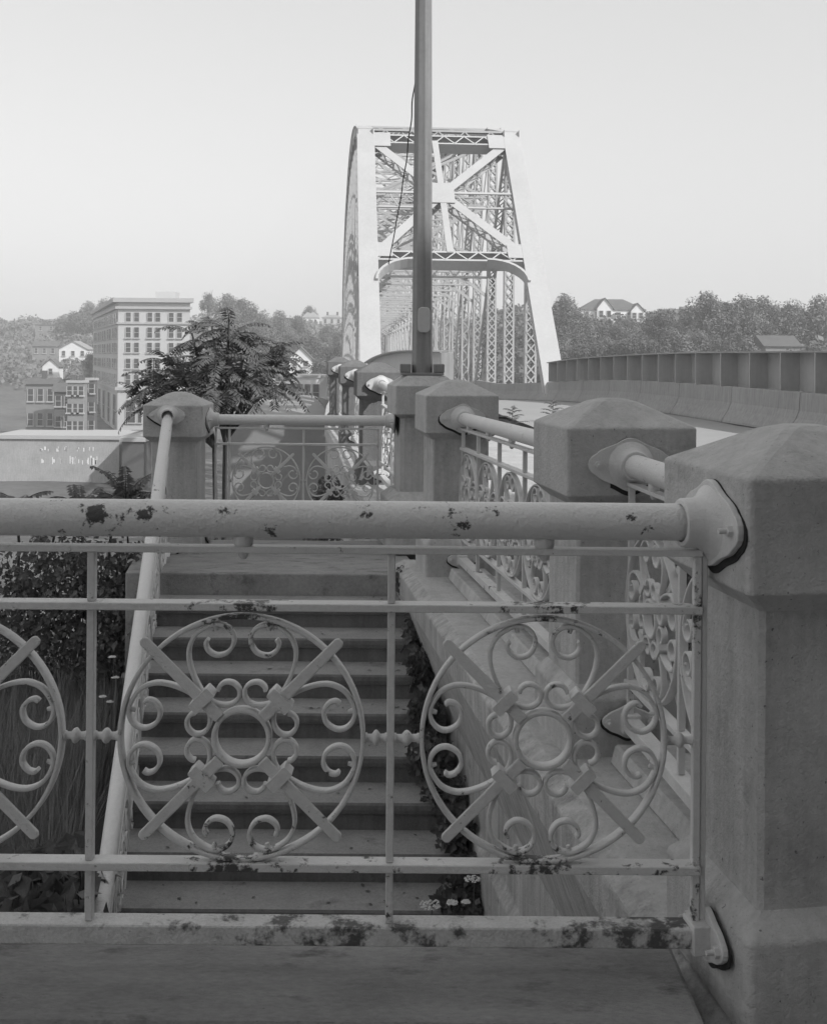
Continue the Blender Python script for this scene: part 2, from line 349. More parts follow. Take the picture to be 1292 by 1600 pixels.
# ------------------------------------------------------------------ railings
def band(path, th, dp, closed=False, sub=6, taper=True):
    pts = [Vector((a, 0, b)) for a, b in path]; out = []
    n = len(pts)
    rng = range(n) if closed else range(n - 1)
    for i in rng:
        p0 = pts[(i-1) % n] if closed or i > 0 else pts[i] * 2 - pts[i+1]
        p1 = pts[i]; p2 = pts[(i+1) % n]; p3 = pts[(i+2) % n] if closed or i + 2 < n else p2 * 2 - p1
        for k in range(sub):
            t = k / sub
            out.append(.5 * ((2*p1) + (p2-p0)*t + (2*p0-5*p1+4*p2-p3)*t*t + (3*p1-p0-3*p2+p3)*t**3))
    if not closed: out.append(pts[-1])
    m = len(out); loops = []
    for i, p in enumerate(out):
        a = out[(i-1) % m] if closed or i > 0 else p; b = out[(i+1) % m] if closed or i < m-1 else p
        t = (b - a).normalized(); nn = Vector((t.z, 0, -t.x)); h = th / 2
        if not closed and taper:
            e = min(i, m - 1 - i)
            if e == 0: h *= .8
        q = dp / 2; c = min(h, q) * .35; Yv = Vector((0, 1, 0))
        prof = [(h, -q+c), (h, q-c), (h-c, q), (-h+c, q), (-h, q-c), (-h, -q+c), (-h+c, -q), (h-c, -q)]
        loops.append([p + nn * a_ + Yv * b_ for a_, b_ in prof])
    if closed: loops.append(loops[0])
    return loops
PXM = 1 / 653.8
UP = [(53,153),(57,146),(53,135),(40,127.5),(23,132),(13.5,147),(15,162),(26,173),(43,176.5),(61,169),(75,157),(83,138),(82.5,118),(76,96),(66,76),(57.6,64),(44,53),(27.4,49.5),(14,52.5),(5,62),(4.6,74.8),(13.5,84),(26,85.5),(35,79),(37,72)]
def circle(r, n=24): return [(r * math.cos(2*math.pi*k/n), r * math.sin(2*math.pi*k/n)) for k in range(n)]
_mc = {}
def med_meshes(slope, pm='paint'):
    key = (round(slope, 3), pm)
    if key in _mc: return _mc[key]
    def fin(mb, nm, mt=None):
        mb.v = [(x, y, z + slope * x) for x, y, z in mb.v]; return mb.mesh(nm, mt or M[pm])
    d = {}
    mb = MB(); mb.loft(band(circle(.2895, 40), .0100, .030, True, 2), False, True)
    for sx, sz in ((43,176.5),(-43,176.5),(43,-176.5),(-43,-176.5),(176.5,43),(176.5,-43),(-176.5,43),(-176.5,-43)):   # rivets
        p = Vector((sx, 0, sz)) * PXM * 1.0; q = p * .94
        mb.tube([p, q], [.008, .005], 8)
    d['ring'] = fin(mb, 'medallion')
    mb = MB(); mb.loft(band(circle(.0655, 24), .0115, .032, True, 2), False, True); d['inner'] = fin(mb, 'inner_ring')
    d['spoke'] = []; d['collar'] = []; d['scroll'] = []
    for q in range(4):
        an = math.pi/4 + q * math.pi/2; e = Vector((math.cos(an), 0, math.sin(an))); nrm = Vector((-e.z, 0, e.x))
        mb = MB(); yo = Vector((0, -.021, 0))
        mb.beam(e * .071, e * .27, nrm, .030, .009); mb.v = mb.v[:]
        r0, r1 = .071, .335
        mb = MB(); hw0, hw1 = .0145, .0125
        poly = [(r0, -hw0), (r1 - .008, -hw1), (r1, -hw1 + .006), (r1, hw1 - .006), (r1 - .008, hw1), (r0, hw0)]
        mb.prism(poly, -.0225, -.0125, lambda a, b, h_: e * a + nrm * b + Vector((0, h_, 0)))
        d['spoke'].append(fin(mb, 'spoke'))
        mb = MB(); c = e * .131
        poly = [(.119, -.031), (.143, -.031), (.145, -.028), (.145, .028), (.143, .031), (.119, .031), (.117, .028), (.117, -.028)]
        mb.prism(poly, -.030, .016, lambda a, b, h_: e * a + nrm * b + Vector((0, h_, 0)))
        d['collar'].append(fin(mb, 'collar'))
        for s in (0, 1):
            pth = [(b, a) if s else (a, b) for a, b in UP]
            ca, sa = math.cos(q * math.pi/2), math.sin(q * math.pi/2)
            pth = [((a*ca - b*sa) * PXM, (a*sa + b*ca) * PXM) for a, b in pth]
            mb = MB(); mb.loft(band(pth, .0095, .022, False, 4), True, True); d['scroll'].append(fin(mb, 'scroll'))
    _mc[key] = d; return d
def lozenge(n=64, a=.165, b=.098, pinch=.5):
    out = []
    if pinch < .1:                     # straight-sided diamond with rounded corners
        for k in range(n):
            t = 2 * math.pi * k / n; c_, s_ = abs(math.cos(t)), abs(math.sin(t)); p_ = 1.22
            r = 1 / ((c_ / a) ** p_ + (s_ / b) ** p_) ** (1 / p_); out.append((r * math.cos(t), r * math.sin(t)))
        return out
    ea, er = a - .038, .038
    for k in range(n):
        t = 2 * math.pi * k / n; c_, s_ = abs(math.cos(t)), abs(math.sin(t))
        disc = (ea * c_) ** 2 - (ea * ea - er * er); re = ea * c_ + math.sqrt(disc) if disc > 0 else 0
        r = (b ** 7 + re ** 7) ** (1 / 7); neck = b * (1 + .55 * c_ ** 5); r = max(r, min(neck, a)); r = min(r, a)
        out.append((r * math.cos(t), r * math.sin(t) * (1 + .05 * math.cos(4 * t))))
    return out
def flange(parent, loc, dirx, big=True, pinch=1.2, rust=True):
    # plate in local YZ plane at loc, facing +dirx; big carries the pipe, small the bottom beam
    k = 1 if big else .62
    ax = lambda a, b, h_: (dirx * h_, a, b)
    mb = MB(); mb.prism([(a * k, b * k) for a, b in lozenge(pinch=pinch)], .004, .020, ax)
    if big:
        mb.loft([[ (dirx * x_, r_ * math.cos(t), r_ * math.sin(t)) for t in [2*math.pi*j/28 for j in range(28)]] for x_, r_ in ((.018, .092), (.034, .070), (.050, .060), (.085, .058), (.088, .054), (.088, .045))], False, True)
    else:
        mb.prism([(-.035, -.035), (.035, -.035), (.035, .035), (-.035, .035)], .018, .06, ax)
    o = mb.build('flange' if big else 'bracket', M['paint'], parent, .003, 2); o.location = loc
    for s in (-1, 1):
        b = MB(); y = s * .130 * k
        hexa = [(y + .014 * math.cos(t), .014 * math.sin(t)) for t in [math.pi/3*j for j in range(6)]]
        b.prism(hexa, .018, .032, ax); b.tube([(dirx * .03, y, 0), (dirx * .05, y, 0)], .0065, 8)
        b.build('bolt', M['paint'], o)
    if rust:
        m_ = MB(); m_.prism([(a * k * 1.055 + dirx * 0, b * k * 1.09 - .009) for a, b in lozenge(pinch=pinch)], .0005, .0045, ax); m_.build('rust_rim', M['rust'], o)
    return o
def spindle(mb, xa, xb, z):
    Lh = xb - xa; pr = [(0, .012), (.08, .012), (.1, .009), (.3, .009), (.36, .013), (.42, .017), (.5, .019), (.58, .017), (.64, .013), (.7, .009), (.9, .010), (.92, .012), (1, .012)]
    mb.loft([[(xa + Lh * t, r * math.cos(a), z + r * math.sin(a)) for a in [2*math.pi*j/12 for j in range(12)]] for t, r in pr], True, True)
ZB = dict(top=-.072, up=-.2075, c=-.5216, low=-.826, beam=-.983)
def railing(p0, p1, label, centers=None, bars=None, n=None, pitch=.64, ends=(1, 1), group='ornamental iron railing spans', zs=1.0, detail=True, end_pinch=1.2, gap=None, pm='paint', bmm='beam'):
    p0, p1 = Vector(p0), Vector(p1); v = p1 - p0; L = math.hypot(v.x, v.y); slope = v.z / L
    r = empty('railing', p0, math.atan2(v.y, v.x), label, 'railing', group)
    off = lambda z: z * zs
    if centers is None:
        n = n or max(1, int(round(L / pitch - .15)))
        c0 = (L - (n - 1) * pitch) / 2; centers = [c0 + i * pitch for i in range(n)]
        bars = [c0 + (i - .5) * pitch for i in range(n + 1)]
        bars = [clamp(b, .03, L - .03) for b in bars]
    S = lambda x, z: z + slope * x
    def bx(mb, x0, x1, z, hh, dd):
        mb.add([(x0, -dd/2, S(x0, z) - hh/2), (x1, -dd/2, S(x1, z) - hh/2), (x1, dd/2, S(x1, z) - hh/2), (x0, dd/2, S(x0, z) - hh/2),
                (x0, -dd/2, S(x0, z) + hh/2), (x1, -dd/2, S(x1, z) + hh/2), (x1, dd/2, S(x1, z) + hh/2), (x0, dd/2, S(x0, z) + hh/2)],
               [(0,3,2,1),(4,5,6,7),(0,1,5,4),(1,2,6,5),(2,3,7,6),(3,0,4,7)])
    a, b = .004 if ends[0] else 0, L - (.004 if ends[1] else 0)
    mb = MB(); mb.tube([(a, 0, S(a, 0)), (L/2, 0, S(L/2, 0)), (b, 0, S(b, 0))], .0443, 40, True); mb.build('pipe_rail', M['pipeF' if pm == 'paintF' else 'pipe'], r)
    xa, xb = bars[0] - .009, bars[-1] + .009
    for nm, z, hh, dd, mt in (('top_bar', 'top', .015, .042, 'paint'), ('upper_bar', 'up', .018, .048, 'paint'), ('lower_bar', 'low', .020, .046, 'paint')):
        mb = MB(); bx(mb, xa, xb, off(ZB[z]), hh, dd); mb.build(nm, M[pm], r, .002)
    mb = MB(); bx(mb, .02, L - .02, off(ZB['beam']), .046, .062); mb.build('bottom_beam', M[bmm], r, .003)
    for i, x in enumerate(bars):
        wv = .018; mb = MB()
        for za, zb in ((off(ZB['top']) - .0075, off(ZB['up']) + .009), (off(ZB['up']) - .009, off(ZB['low']) + .010), (off(ZB['low']) - .010, off(ZB['beam']) + .023)):
            mb.add([(x-wv/2, -.012, S(x, zb)), (x+wv/2, -.012, S(x, zb)), (x+wv/2, .012, S(x, zb)), (x-wv/2, .012, S(x, zb)),
                    (x-wv/2, -.012, S(x, za)), (x+wv/2, -.012, S(x, za)), (x+wv/2, .012, S(x, za)), (x-wv/2, .012, S(x, za))],
                   [(0,1,2,3),(4,7,6,5),(0,4,5,1),(1,5,6,2),(2,6,7,3),(3,7,4,0)])
        mb.build('vertical_bar', M[pm], r, .002)
    dm = med_meshes(slope, pm)
    for x in centers:
        z = S(x, off(ZB['c']))
        o = obj('medallion', dm['ring'], r, (x, 0, z))
        obj('inner_ring', dm['inner'], o)
        for s in dm['spoke']: obj('spoke', s, o, None, .003, 2)
        for s in dm['collar']: obj('collar', s, o)
        for s in dm['scroll']: obj('scroll', s, o)
        mb = MB(); zt = off(ZB['top']) + .0075; zpb = -.040
        mb.loft([[(x + rx * math.cos(t), ry * math.sin(t), S(x, zz)) for t in [2*math.pi*j/16 for j in range(16)]] for rx, ry, zz in ((.021, .018, zt), (.024, .02, zt + .006), (.024, .02, zpb - .004), (.02, .018, zpb))], True, True)
        mb.tube([(x, 0, S(x, zt - .015)), (x, 0, S(x, zt - .026)), (x, 0, S(x, zt - .032))], [.014, .012, .006], 10)
        mb.build('spacer', M['paint'], r)
        for s in (-1, 1):
            nb = [b_ for b_ in bars if (b_ - x) * s > 0]
            if not nb: continue
            nb = min(nb, key=lambda q: abs(q - x)); e0 = x + s * .295; e1 = nb - s * .009
            if (e1 - e0) * s > .008:
                mb = MB(); spindle(mb, min(e0, e1), max(e0, e1), 0)
                mb.v = [(q[0], q[1], q[2] + S(x, off(ZB['c'])) + slope * (q[0] - x)) for q in mb.v]; mb.build('spindle', M['paint'], r)
    if ends[0]: flange(r, (0, 0, S(0, 0)), 1, True, end_pinch); flange(r, (0, 0, S(0, off(ZB['beam']))), 1, False)
    if ends[1]: flange(r, (L, 0, S(L, 0)), -1, True, end_pinch); flange(r, (L, 0, S(L, off(ZB['beam']))), -1, False)
    return r, L
GR = 'ornamental iron railing spans'
# front railing
def fx(px, py): return P(px, py, 2.6).x
xr = .724; zf = -.389; xl = -1.49
ctrs = [P(q, 1153, 2.6).x - xl for q in (-92, 378, 848)]
brs = [P(q, 1153, 2.6).x - xl for q in (-325, 142, 610)] + [P(1087, 1153, 2.6).x - xl]
rf, Lf = railing((xl, 2.6, zf), (xr, 2.6, zf), 'nearest railing across the picture, thick pipe above three large scrolled circles', ctrs, brs, pm='paintF', bmm='beamF')
mb = MB(); x_ = brs[-1] + .008; mb.box((x_ + .001, -.006, ZB['beam'] + .023), (x_ + .016, .034, ZB['top'] + .02)); mb.build('end_stile', M['paint'], rf, .002)
for ch in rf.children:
    if ch.name.startswith('flange') and ch.location.x > 1: ch.rotation_euler = (0, 0, RZ)
    if ch.name.startswith('bracket') and ch.location.x > 1: ch.rotation_euler = (0, 0, RZ)
# far railing on the landing
zL = -.545; YL = 9.3; x0 = -1.744; x1 = cP[0] - .235
railing((x0, YL, zL), (x1, YL, zL), 'low railing closing the far side of the landing, between left post and lamp pedestal',
        [P(q, 740, YL).x - x0 for q in (416, 532)], [P(q, 740, YL).x - x0 for q in (337, 358, 474, 590)])
# right-hand railings
def between(ca, cb, w, z, label, **k):
    a, b = Vector((ca[0], ca[1], z[0])), Vector((cb[0], cb[1], z[1])); d = (b - a); d.z = 0; d.normalize()
    return railing(a + d * (w / 2 ), b - d * (w / 2), label, **k)
between(cA, cB, .52, (-.405, -.405), 'short railing between the nearest post and the broad post behind it', n=2, pitch=.61)
between(cB, cC, .52, (-.41, -.425), 'long railing running from the broad post back to the post at the stair top', n=5, pitch=.61)
between((cP[0], cP[1] + .03), cD, .54, (-.42, -.30), 'sunlit railing between lamp pedestal and the first post beyond it', n=3, pitch=.64)
between(cD, cE, .5, (-.31, -.29), 'railing between the nearest and the middle small post', n=7, pitch=.64)
between(cE, cF, .5, (-.29, -.25), 'farthest railing, between the two leftmost small posts', n=7, pitch=.64)
# stair railing
a = Vector((-2.03, 9.02, -.50)); b = a + Vector((.148, -1, 0)) * 5.6; b.z = a.z - .55 * 5.6
railing(a, b, 'sloping stair railing going down from the diamond flange of the left post', n=8, pitch=.66, zs=1.13, ends=(1, 0), end_pinch=0)

# ------------------------------------------------------------------ pole
pb = Vector((cP[0] - .012, cP[1], -.15))
pt = P(662, -60, cP[1])
pole = empty('lamp_pole', pb, 0, 'tall faceted steel pole standing on the pedestal, running out of the top', 'pole')
H = pt.z - pb.z
mb = MB(); n = 8
def octr(r, z, rot=.22): return [(r * math.cos(rot + 2*math.pi*k/n) + (pt.x - pb.x) * z / H, r * math.sin(rot + 2*math.pi*k/n), z) for k in range(n)]
mb.loft([octr(.092, .012), octr(.066, H + 1.2)]); mb.build('shaft', M['pole'], pole, .006, 2)
mb = MB(); mb.box((-.185, -.15, 0), (.185, .15, .018)); mb.build('base_plate', M['pole'], pole, .003)
for sx in (-1, 1):
    mb = MB(); mb.box((min(sx*.095, sx*.19), -.125, .018), (max(sx*.095, sx*.19), .06, .095)); mb.build('foot_clamp', M['pole'], pole, .01, 2)
mb = MB()
hw, hh, c = .052, .108, .035
poly = []
for sx, sz in ((1, 1), (-1, 1), (-1, -1), (1, -1)):
    for k in range(5):
        t = {(1,1):0,(-1,1):90,(-1,-1):180,(1,-1):270}[(sx, sz)] + k * 22.5
        poly.append((sx * (hw - c) + c * math.cos(R(t)), sz * (hh - c) + c * math.sin(R(t))))
mb.prism(poly, -.105, -.086, lambda a_, b_, h_: (a_ + .012, h_, b_ + .47)); mb.build('cover_plate', M['plate'], pole, .006, 2)
# loose cable
c0 = P(649, 112, 9.36); c1 = P(606, 415, 38.5)
mb = MB(); pts = []
for i in range(60):
    t = i / 59; p_ = c0.lerp(c1, t ** 1.6)
    px_ = lerp(649, 607, t) + 5 * math.sin(t * 3.14) * (1) + 1.2 * math.sin(t * 31) * (1 - t) ; py_ = lerp(112, 412, t)
    Y_ = lerp(9.36, 38.2, t ** 1.6) if False else lerp(9.36, 12.5, t)
    pts.append(P(px_, py_, Y_))
mb.tube(pts, .006, 6); tag(mb.build('loose_cable', M['black']), 'thin dark wavy cable hanging slack to the left of the steel pole', 'cable')

# ------------------------------------------------------------------ barrier and girders
road_segs = []
brl = empty('concrete_barrier', bar[9][1], 0, 'curving concrete traffic barrier of jointed sections along the right side of the road', 'barrier')
o_ = Vector(bar[9][1])
import bisect
ln = [0]
bl = [b_ for b_ in bar]
for i in range(1, len(bl)): ln.append(ln[-1] + (bl[i][1] - bl[i-1][1]).length)
def at(s):
    i = clamp(bisect.bisect(ln, s) - 1, 0, len(ln) - 2); t = (s - ln[i]) / (ln[i+1] - ln[i])
    return bl[i][0].lerp(bl[i+1][0], t), bl[i][1].lerp(bl[i+1][1], t), (bl[i+1][1] - bl[i][1])
def smooth_at(s):
    T = Vector((0,0,0)); B = Vector((0,0,0)); Dv = Vector((0,0,0))
    for k in (-2, -1, 0, 1, 2):
        a_, b_, d_ = at(clamp(s + k * 1.1, 0, ln[-1] - .001)); T += a_; B += b_; Dv += d_.normalized()
    Dv.z = 0; return T / 5, B / 5, Dv.normalized()
s = ln[1]
while s < ln[-1] - 3.2:
    mb = MB(); lp = []
    for k in range(7):
        T, B, d_ = smooth_at(s + .012 + (2.976) * k / 6); nr = Vector((d_.y, -d_.x, 0))
        if nr.x > 0: nr = -nr                  # towards the road (left)
        up = T - B; H_ = up.z
        prof = [(.16, 0), (.15, .07), (.02, .30 * 1.0), (-.03, .55), (-.05, 1.0), (-.22, 1.0), (-.26, .3), (-.40, 0)]
        lp.append([B + nr * a_ + Vector((0, 0, H_ * (b_ if b_ != .30 else .36))) - o_ for a_, b_ in prof])
    mb.loft(lp); mb.build('barrier_section', M['jersey'], brl, .012)
    s += 3.0
def girder(pts, name, label, depth, stif, side, bot_ext=.5, mt='girder'):
    r = empty(name, pts[0][0], 0, label, 'girder'); o_ = Vector(pts[0][0]); n = len(pts)
    def nrm(i):
        d_ = pts[min(i+1, n-1)][0] - pts[max(i-1, 0)][0]; d_.z = 0; d_.normalize(); q = Vector((d_.y, -d_.x, 0)); return q if q.x * side > 0 else -q
    mb = MB(); mb.loft([[T - o_, B - o_, B + nrm(i) * .03 - o_, T + nrm(i) * .03 - o_] for i, (T, B) in enumerate(pts)]); mb.build('web', M[mt], r)
    mb = MB(); mb.loft([[T - nrm(i) * depth + Vector((0,0,.002)) - o_, T + nrm(i) * .18 + Vector((0,0,.002)) - o_, T + nrm(i) * .18 + Vector((0,0,.03)) - o_, T - nrm(i) * depth + Vector((0,0,.03)) - o_] for i, (T, B) in enumerate(pts)]); mb.build('top_flange', M['jersey'], r)
    ls = [0]
    for i in range(1, n): ls.append(ls[-1] + (pts[i][0] - pts[i-1][0]).length)
    s = .3
    while s < ls[-1]:
        i = clamp(bisect.bisect(ls, s) - 1, 0, n - 2); t = (s - ls[i]) / (ls[i+1] - ls[i])
        T = pts[i][0].lerp(pts[i+1][0], t); B = pts[i][1].lerp(pts[i+1][1], t); q = -nrm(i); d_ = (pts[i+1][0] - pts[i][0]).normalized() * .012
        mb = MB(); z0 = Vector((0, 0, -.002))
        mb.add([T + z0 - d_ - o_, T + z0 + q * depth - d_ - o_, B + q * depth - d_ - o_, B - d_ - o_, T + z0 + d_ - o_, T + z0 + q * depth + d_ - o_, B + q * depth + d_ - o_, B + d_ - o_],
               [(0,1,2,3),(7,6,5,4),(0,4,5,1),(1,5,6,2),(2,6,7,3),(3,7,4,0)])
        mb.build('stiffener', M[mt], r); s += stif
    return r
def cat(pts, sub=5):
    out = []
    for i in range(len(pts)-1):
        p0 = pts[max(i-1,0)]; p1 = pts[i]; p2 = pts[i+1]; p3 = pts[min(i+2, len(pts)-1)]
        for k in range(sub):
            t = k/sub; out.append(tuple(.5*((2*b)+(c-a)*t+(2*a-5*b+4*c-d_)*t*t+(3*b-a-3*c+d_)*t**3) for a,b,c,d_ in zip(p0,p1,p2,p3)))
    out.append(pts[-1]); return out
GPX = cat([(870,36.9,567.5,596.5),(900,34.3,563,595),(935,31.8,559.5,593.5),(985,28.8,556.5,593.5),(1039,26.0,554,595.5),(1110,23.0,552,600.5),(1182,20.9,551.5,605.5),(1290,18.3,551,614),(1480,14.5,552,632)])
girder([(P(a_, t_, Y_), P(a_, b_, Y_)) for a_, Y_, t_, b_ in GPX], 'plate_girder', 'curved dark plate girder with upright stiffeners rising behind the concrete barrier', .36, 1.25, 1)
GPL = cat([(576,36.4,568,585),(590,33,560,588),(607,30,554,592),(630,26.5,550,598),(660,23,549,602),(690,20.5,549.5,610)])
girder([(P(a_, t_, Y_), P(a_, b_, Y_)) for a_, Y_, t_, b_ in GPL], 'plate_girder', 'small curved plate girder seen behind the pole and the small posts', .2, .9, -1)
mb = MB(); q0 = P(688, 550.5, 20.2); mb.box((q0.x, 19.9, -1.6), (q0.x + .23, 20.6, q0.z)); tag(mb.build('girder_end_block', M['jersey'], bevel=.01), 'pale block ending the small girder just right of the steel pole', 'block')

# ------------------------------------------------------------------ truss bridge
u = Vector((-.0712, 1, 0)).normalized(); vv = Vector((u.y, -u.x, 0)); Z = Vector((0, 0, 1))
XL0, XR0 = 1.21, 7.62
def foot(x0, Y): return Vector((x0 - .0712 * Y, Y, 0))
OL = foot(XL0, 36.9); WD = (foot(XR0, 37.35) - OL).dot(vv)
ZBOT = -2.6
br = empty('truss_bridge', OL + Z * ZBOT, 0, 'tall pale steel truss bridge seen end-on through its portal', 'bridge')
OB = OL + Z * ZBOT
def T(s, c, z): return OL + u * s + vv * c + Z * z - OB       # s along, c across (0 left truss, WD right truss), z height above the eye
PP = 5.4; NP = 24
def topz(i):
    j = min(i, NP - i)
    return interp(j, [2, 3, 4, 5, 6, 7, 8, 9, 10, 12], [9.75, 11.0, 12.1, 13.0, 13.7, 14.25, 14.7, 15.0, 15.15, 15.2])
def laced(mb, p, q, wd, wdt, dd, dpt, pitch=.5, flw=.10, fine=True, xl=False):
    p, q, wd, dd = Vector(p), Vector(q), Vector(wd).normalized(), Vector(dd).normalized()
    for s_ in (-1, 1): mb.beam(p + wd * s_ * (wdt/2 - .01), q + wd * s_ * (wdt/2 - .01), wd, .022, dpt)
    for s_ in (-1, 1):
        for e in (-1, 1): mb.beam(p + wd * s_ * (wdt/2 - flw/2) + dd * e * dpt/2, q + wd * s_ * (wdt/2 - flw/2) + dd * e * dpt/2, wd, flw, .014)
    L = (q - p).length; n = max(2, int(L / pitch)); w2 = wdt/2 - flw * .6; lw_ = .055 if wdt < .5 else .065
    for e in (-1, 1):
        for k in range(n):
            a = p.lerp(q, k / n); b = p.lerp(q, (k + 1) / n); s_ = 1 if k % 2 else -1
            mb.beam(a + wd * s_ * w2 + dd * e * (dpt/2 + .012), b - wd * s_ * w2 + dd * e * (dpt/2 + .012), wd, .055, .01)
            if xl: mb.beam(a - wd * s_ * w2 + dd * e * (dpt/2 + .02), b + wd * s_ * w2 + dd * e * (dpt/2 + .02), wd, .055, .01)
L0z = -1.9
for ci, c in enumerate((0, WD)):
    inn = 1 if ci == 0 else -1
    # end posts: solid plated box with gussets
    for e in (0, 1):
        s0, s1 = (0, 2*PP) if e == 0 else (NP*PP, (NP-2)*PP)
        mb = MB(); a, b = T(s0, c, L0z), T(s1, c, topz(2)); mb.beam(a, b, vv, .66, .55); mb.beam(a, b + (b-a).normalized()*.25, vv, .74, .03)
        d_ = (b - a).normalized(); nn = d_.cross(vv); nn = nn if nn.dot(u) < 0 else -nn
        mb.v = [tuple(v) for v in mb.v]
        mb.beam(a + nn * .30, b + nn * .30, vv, .76, .025)
        mb.build('end_post', M['truss'], br, .01)
    mb = MB()
    for i in range(2, NP - 2):
        a, b = T(i*PP, c, topz(i)), T((i+1)*PP, c, topz(i+1)); mb.beam(a, b, vv, .62, .5); mb.beam(a + Z * .27, b + Z * .27, vv, .72, .02)
    mb.build('top_chord', M['truss'], br)
    mb = MB()
    for i in range(NP):
        for s_ in (-1, 1): mb.beam(T(i*PP, c + s_ * .2, L0z), T((i+1)*PP, c + s_ * .2, L0z), Z, .4, .05)
    mb.build('bottom_chord', M['truss'], br)
    for i in range(1, NP):
        mb = MB(); zt = topz(i) if 2 <= i <= NP-2 else lerp(L0z, topz(2), .5)
        laced(mb, T(i*PP, c, L0z), T(i*PP, c, zt), vv, .46, u, .34, .40 if i < 9 else .8, .085, xl=(i < 5))
        mb.build('vertical_post', M['truss'], br)
    for i in range(2, NP - 1):
        if i <= NP//2 and i + 2 <= NP: a, b = T(i*PP, c, topz(i)), T((i+2)*PP, c, L0z)
        else:
            if i - 2 < NP//2 - 1 or i > NP - 2: continue
            a, b = T(i*PP, c, topz(i)), T((i-2)*PP, c, L0z)
        mb = MB()
        if i % 2 == 0: laced(mb, a, b, vv, .40, (b-a).cross(vv), .26, .36 if i < 8 else .8, .09)
        else:
            for s_ in (-.12, .12): mb.beam(a + vv * s_, b + vv * s_, Z, .14, .03)
        mb.build('diagonal', M['truss'], br)
    for i in range(2, min(NP-2, 14)):       # gusset plates and ladder-like tie plates near chords
        mb = MB()
        for s_ in (-1, 1): mb.beam(T(i*PP - .5, c + s_ * .325, topz(i) - .25), T(i*PP + .5, c + s_ * .325, topz(i) - .25), Z, 1.0, .015)
        mb.build('gusset', M['truss'], br)
def pt_(t, c, off=0):     # on the portal plane
    a = T(0, c, L0z); b = T(2*PP, c, topz(2)); p = a.lerp(b, t); nn = (b-a).normalized().cross(vv); nn = nn if nn.dot(u) < 0 else -nn
    return p + nn * off
sl = (T(2*PP, 0, topz(2)) - T(0, 0, L0z)).normalized()
PN = sl.cross(vv); PN = PN if PN.dot(u) < 0 else -PN
def portal_lattice(t, hgt_, name, ca=.35, cb=None, pitch=.42, dp=.5):
    cb = cb or WD - .35; mb = MB()
    laced(mb, pt_(t, ca), pt_(t, cb), sl, hgt_, PN, dp, pitch, .09, xl=False); mb.build(name, M['truss'], br)
portal_lattice(.962, .62, 'portal_strut')
portal_lattice(.487, .55, 'portal_strut')
mb = MB(); mb.beam(pt_(.735, .35, .2), pt_(.735, WD-.35, .2), sl, .12, .05); mb.beam(pt_(.71, .35, -.25), pt_(.71, WD-.35, -.25), sl, .10, .05)
for k in range(12):
    a_, b_ = lerp(.4, WD-.4, k/12), lerp(.4, WD-.4, (k+1)/12); mb.beam(pt_(.735 if k % 2 else .71, a_, .2 if k % 2 else -.25), pt_(.71 if k % 2 else .735, b_, -.25 if k % 2 else .2), sl, .07, .02)
mb.build('portal_strut', M['truss'], br)
hub = (.728, WD/2 - .1)
for (t1, c1) in ((.935, .5), (.935, WD-.5), (.515, .55), (.515, WD-.55)):
    mb = MB(); a, b = pt_(hub[0], hub[1], .22), pt_(t1, c1, .22); mb.beam(a, b, sl, .40, .03)
    a, b = pt_(hub[0], hub[1], -.27), pt_(t1, c1, -.27); mb.beam(a, b, sl, .28, .03)
    d_ = (b - a).normalized(); side_ = d_.cross(PN).normalized(); n = 9
    for s_ in (-1, 1):
        for k in range(n):
            A = a.lerp(b, k/n) + side_ * s_ * .13; B = a.lerp(b, (k+1)/n) + side_ * s_ * .13; q = PN * .47
            mb.beam((A if k % 2 else A + q), (B + q if k % 2 else B), side_, .02, .07)
    mb.build('portal_brace', M['truss'], br)
mb = MB(); mb.beam(pt_(.955, hub[1]-.1, .26), pt_(hub[0], hub[1], .26), vv, .26, .05); mb.beam(pt_(hub[0], hub[1], .26), pt_(.5, hub[1] + .1, .26), vv, .26, .05); mb.build('portal_brace', M['truss'], br)
for t0_, t1_, c_, w_ in ((hub[0] - .04, hub[0] + .04, hub[1], 1.0), (.925, .985, .62, .9), (.925, .985, WD-.62, .9), (.48, .53, .6, .7), (.48, .53, WD-.6, .7)):
    mb = MB(); mb.beam(pt_(t0_, c_, .29), pt_(t1_, c_, .29), vv, w_, .03); mb.build('gusset', M['truss'], br)
for sgn, c_ in ((1, .3), (-1, WD - .3)):
    mb = MB(); pr = None
    for k in range(9):
        t = k/8 * math.pi/2; cc_ = c_ + sgn * 1.5 * (1 - math.cos(t)); tt = .487 - .02 - .075 * (1 - math.sin(t)); p = pt_(tt, cc_, .2)
        if pr is not None: mb.beam(pr, p, PN, .45, .10)
        pr = p
    mb.build('knee_brace', M['truss'], br)
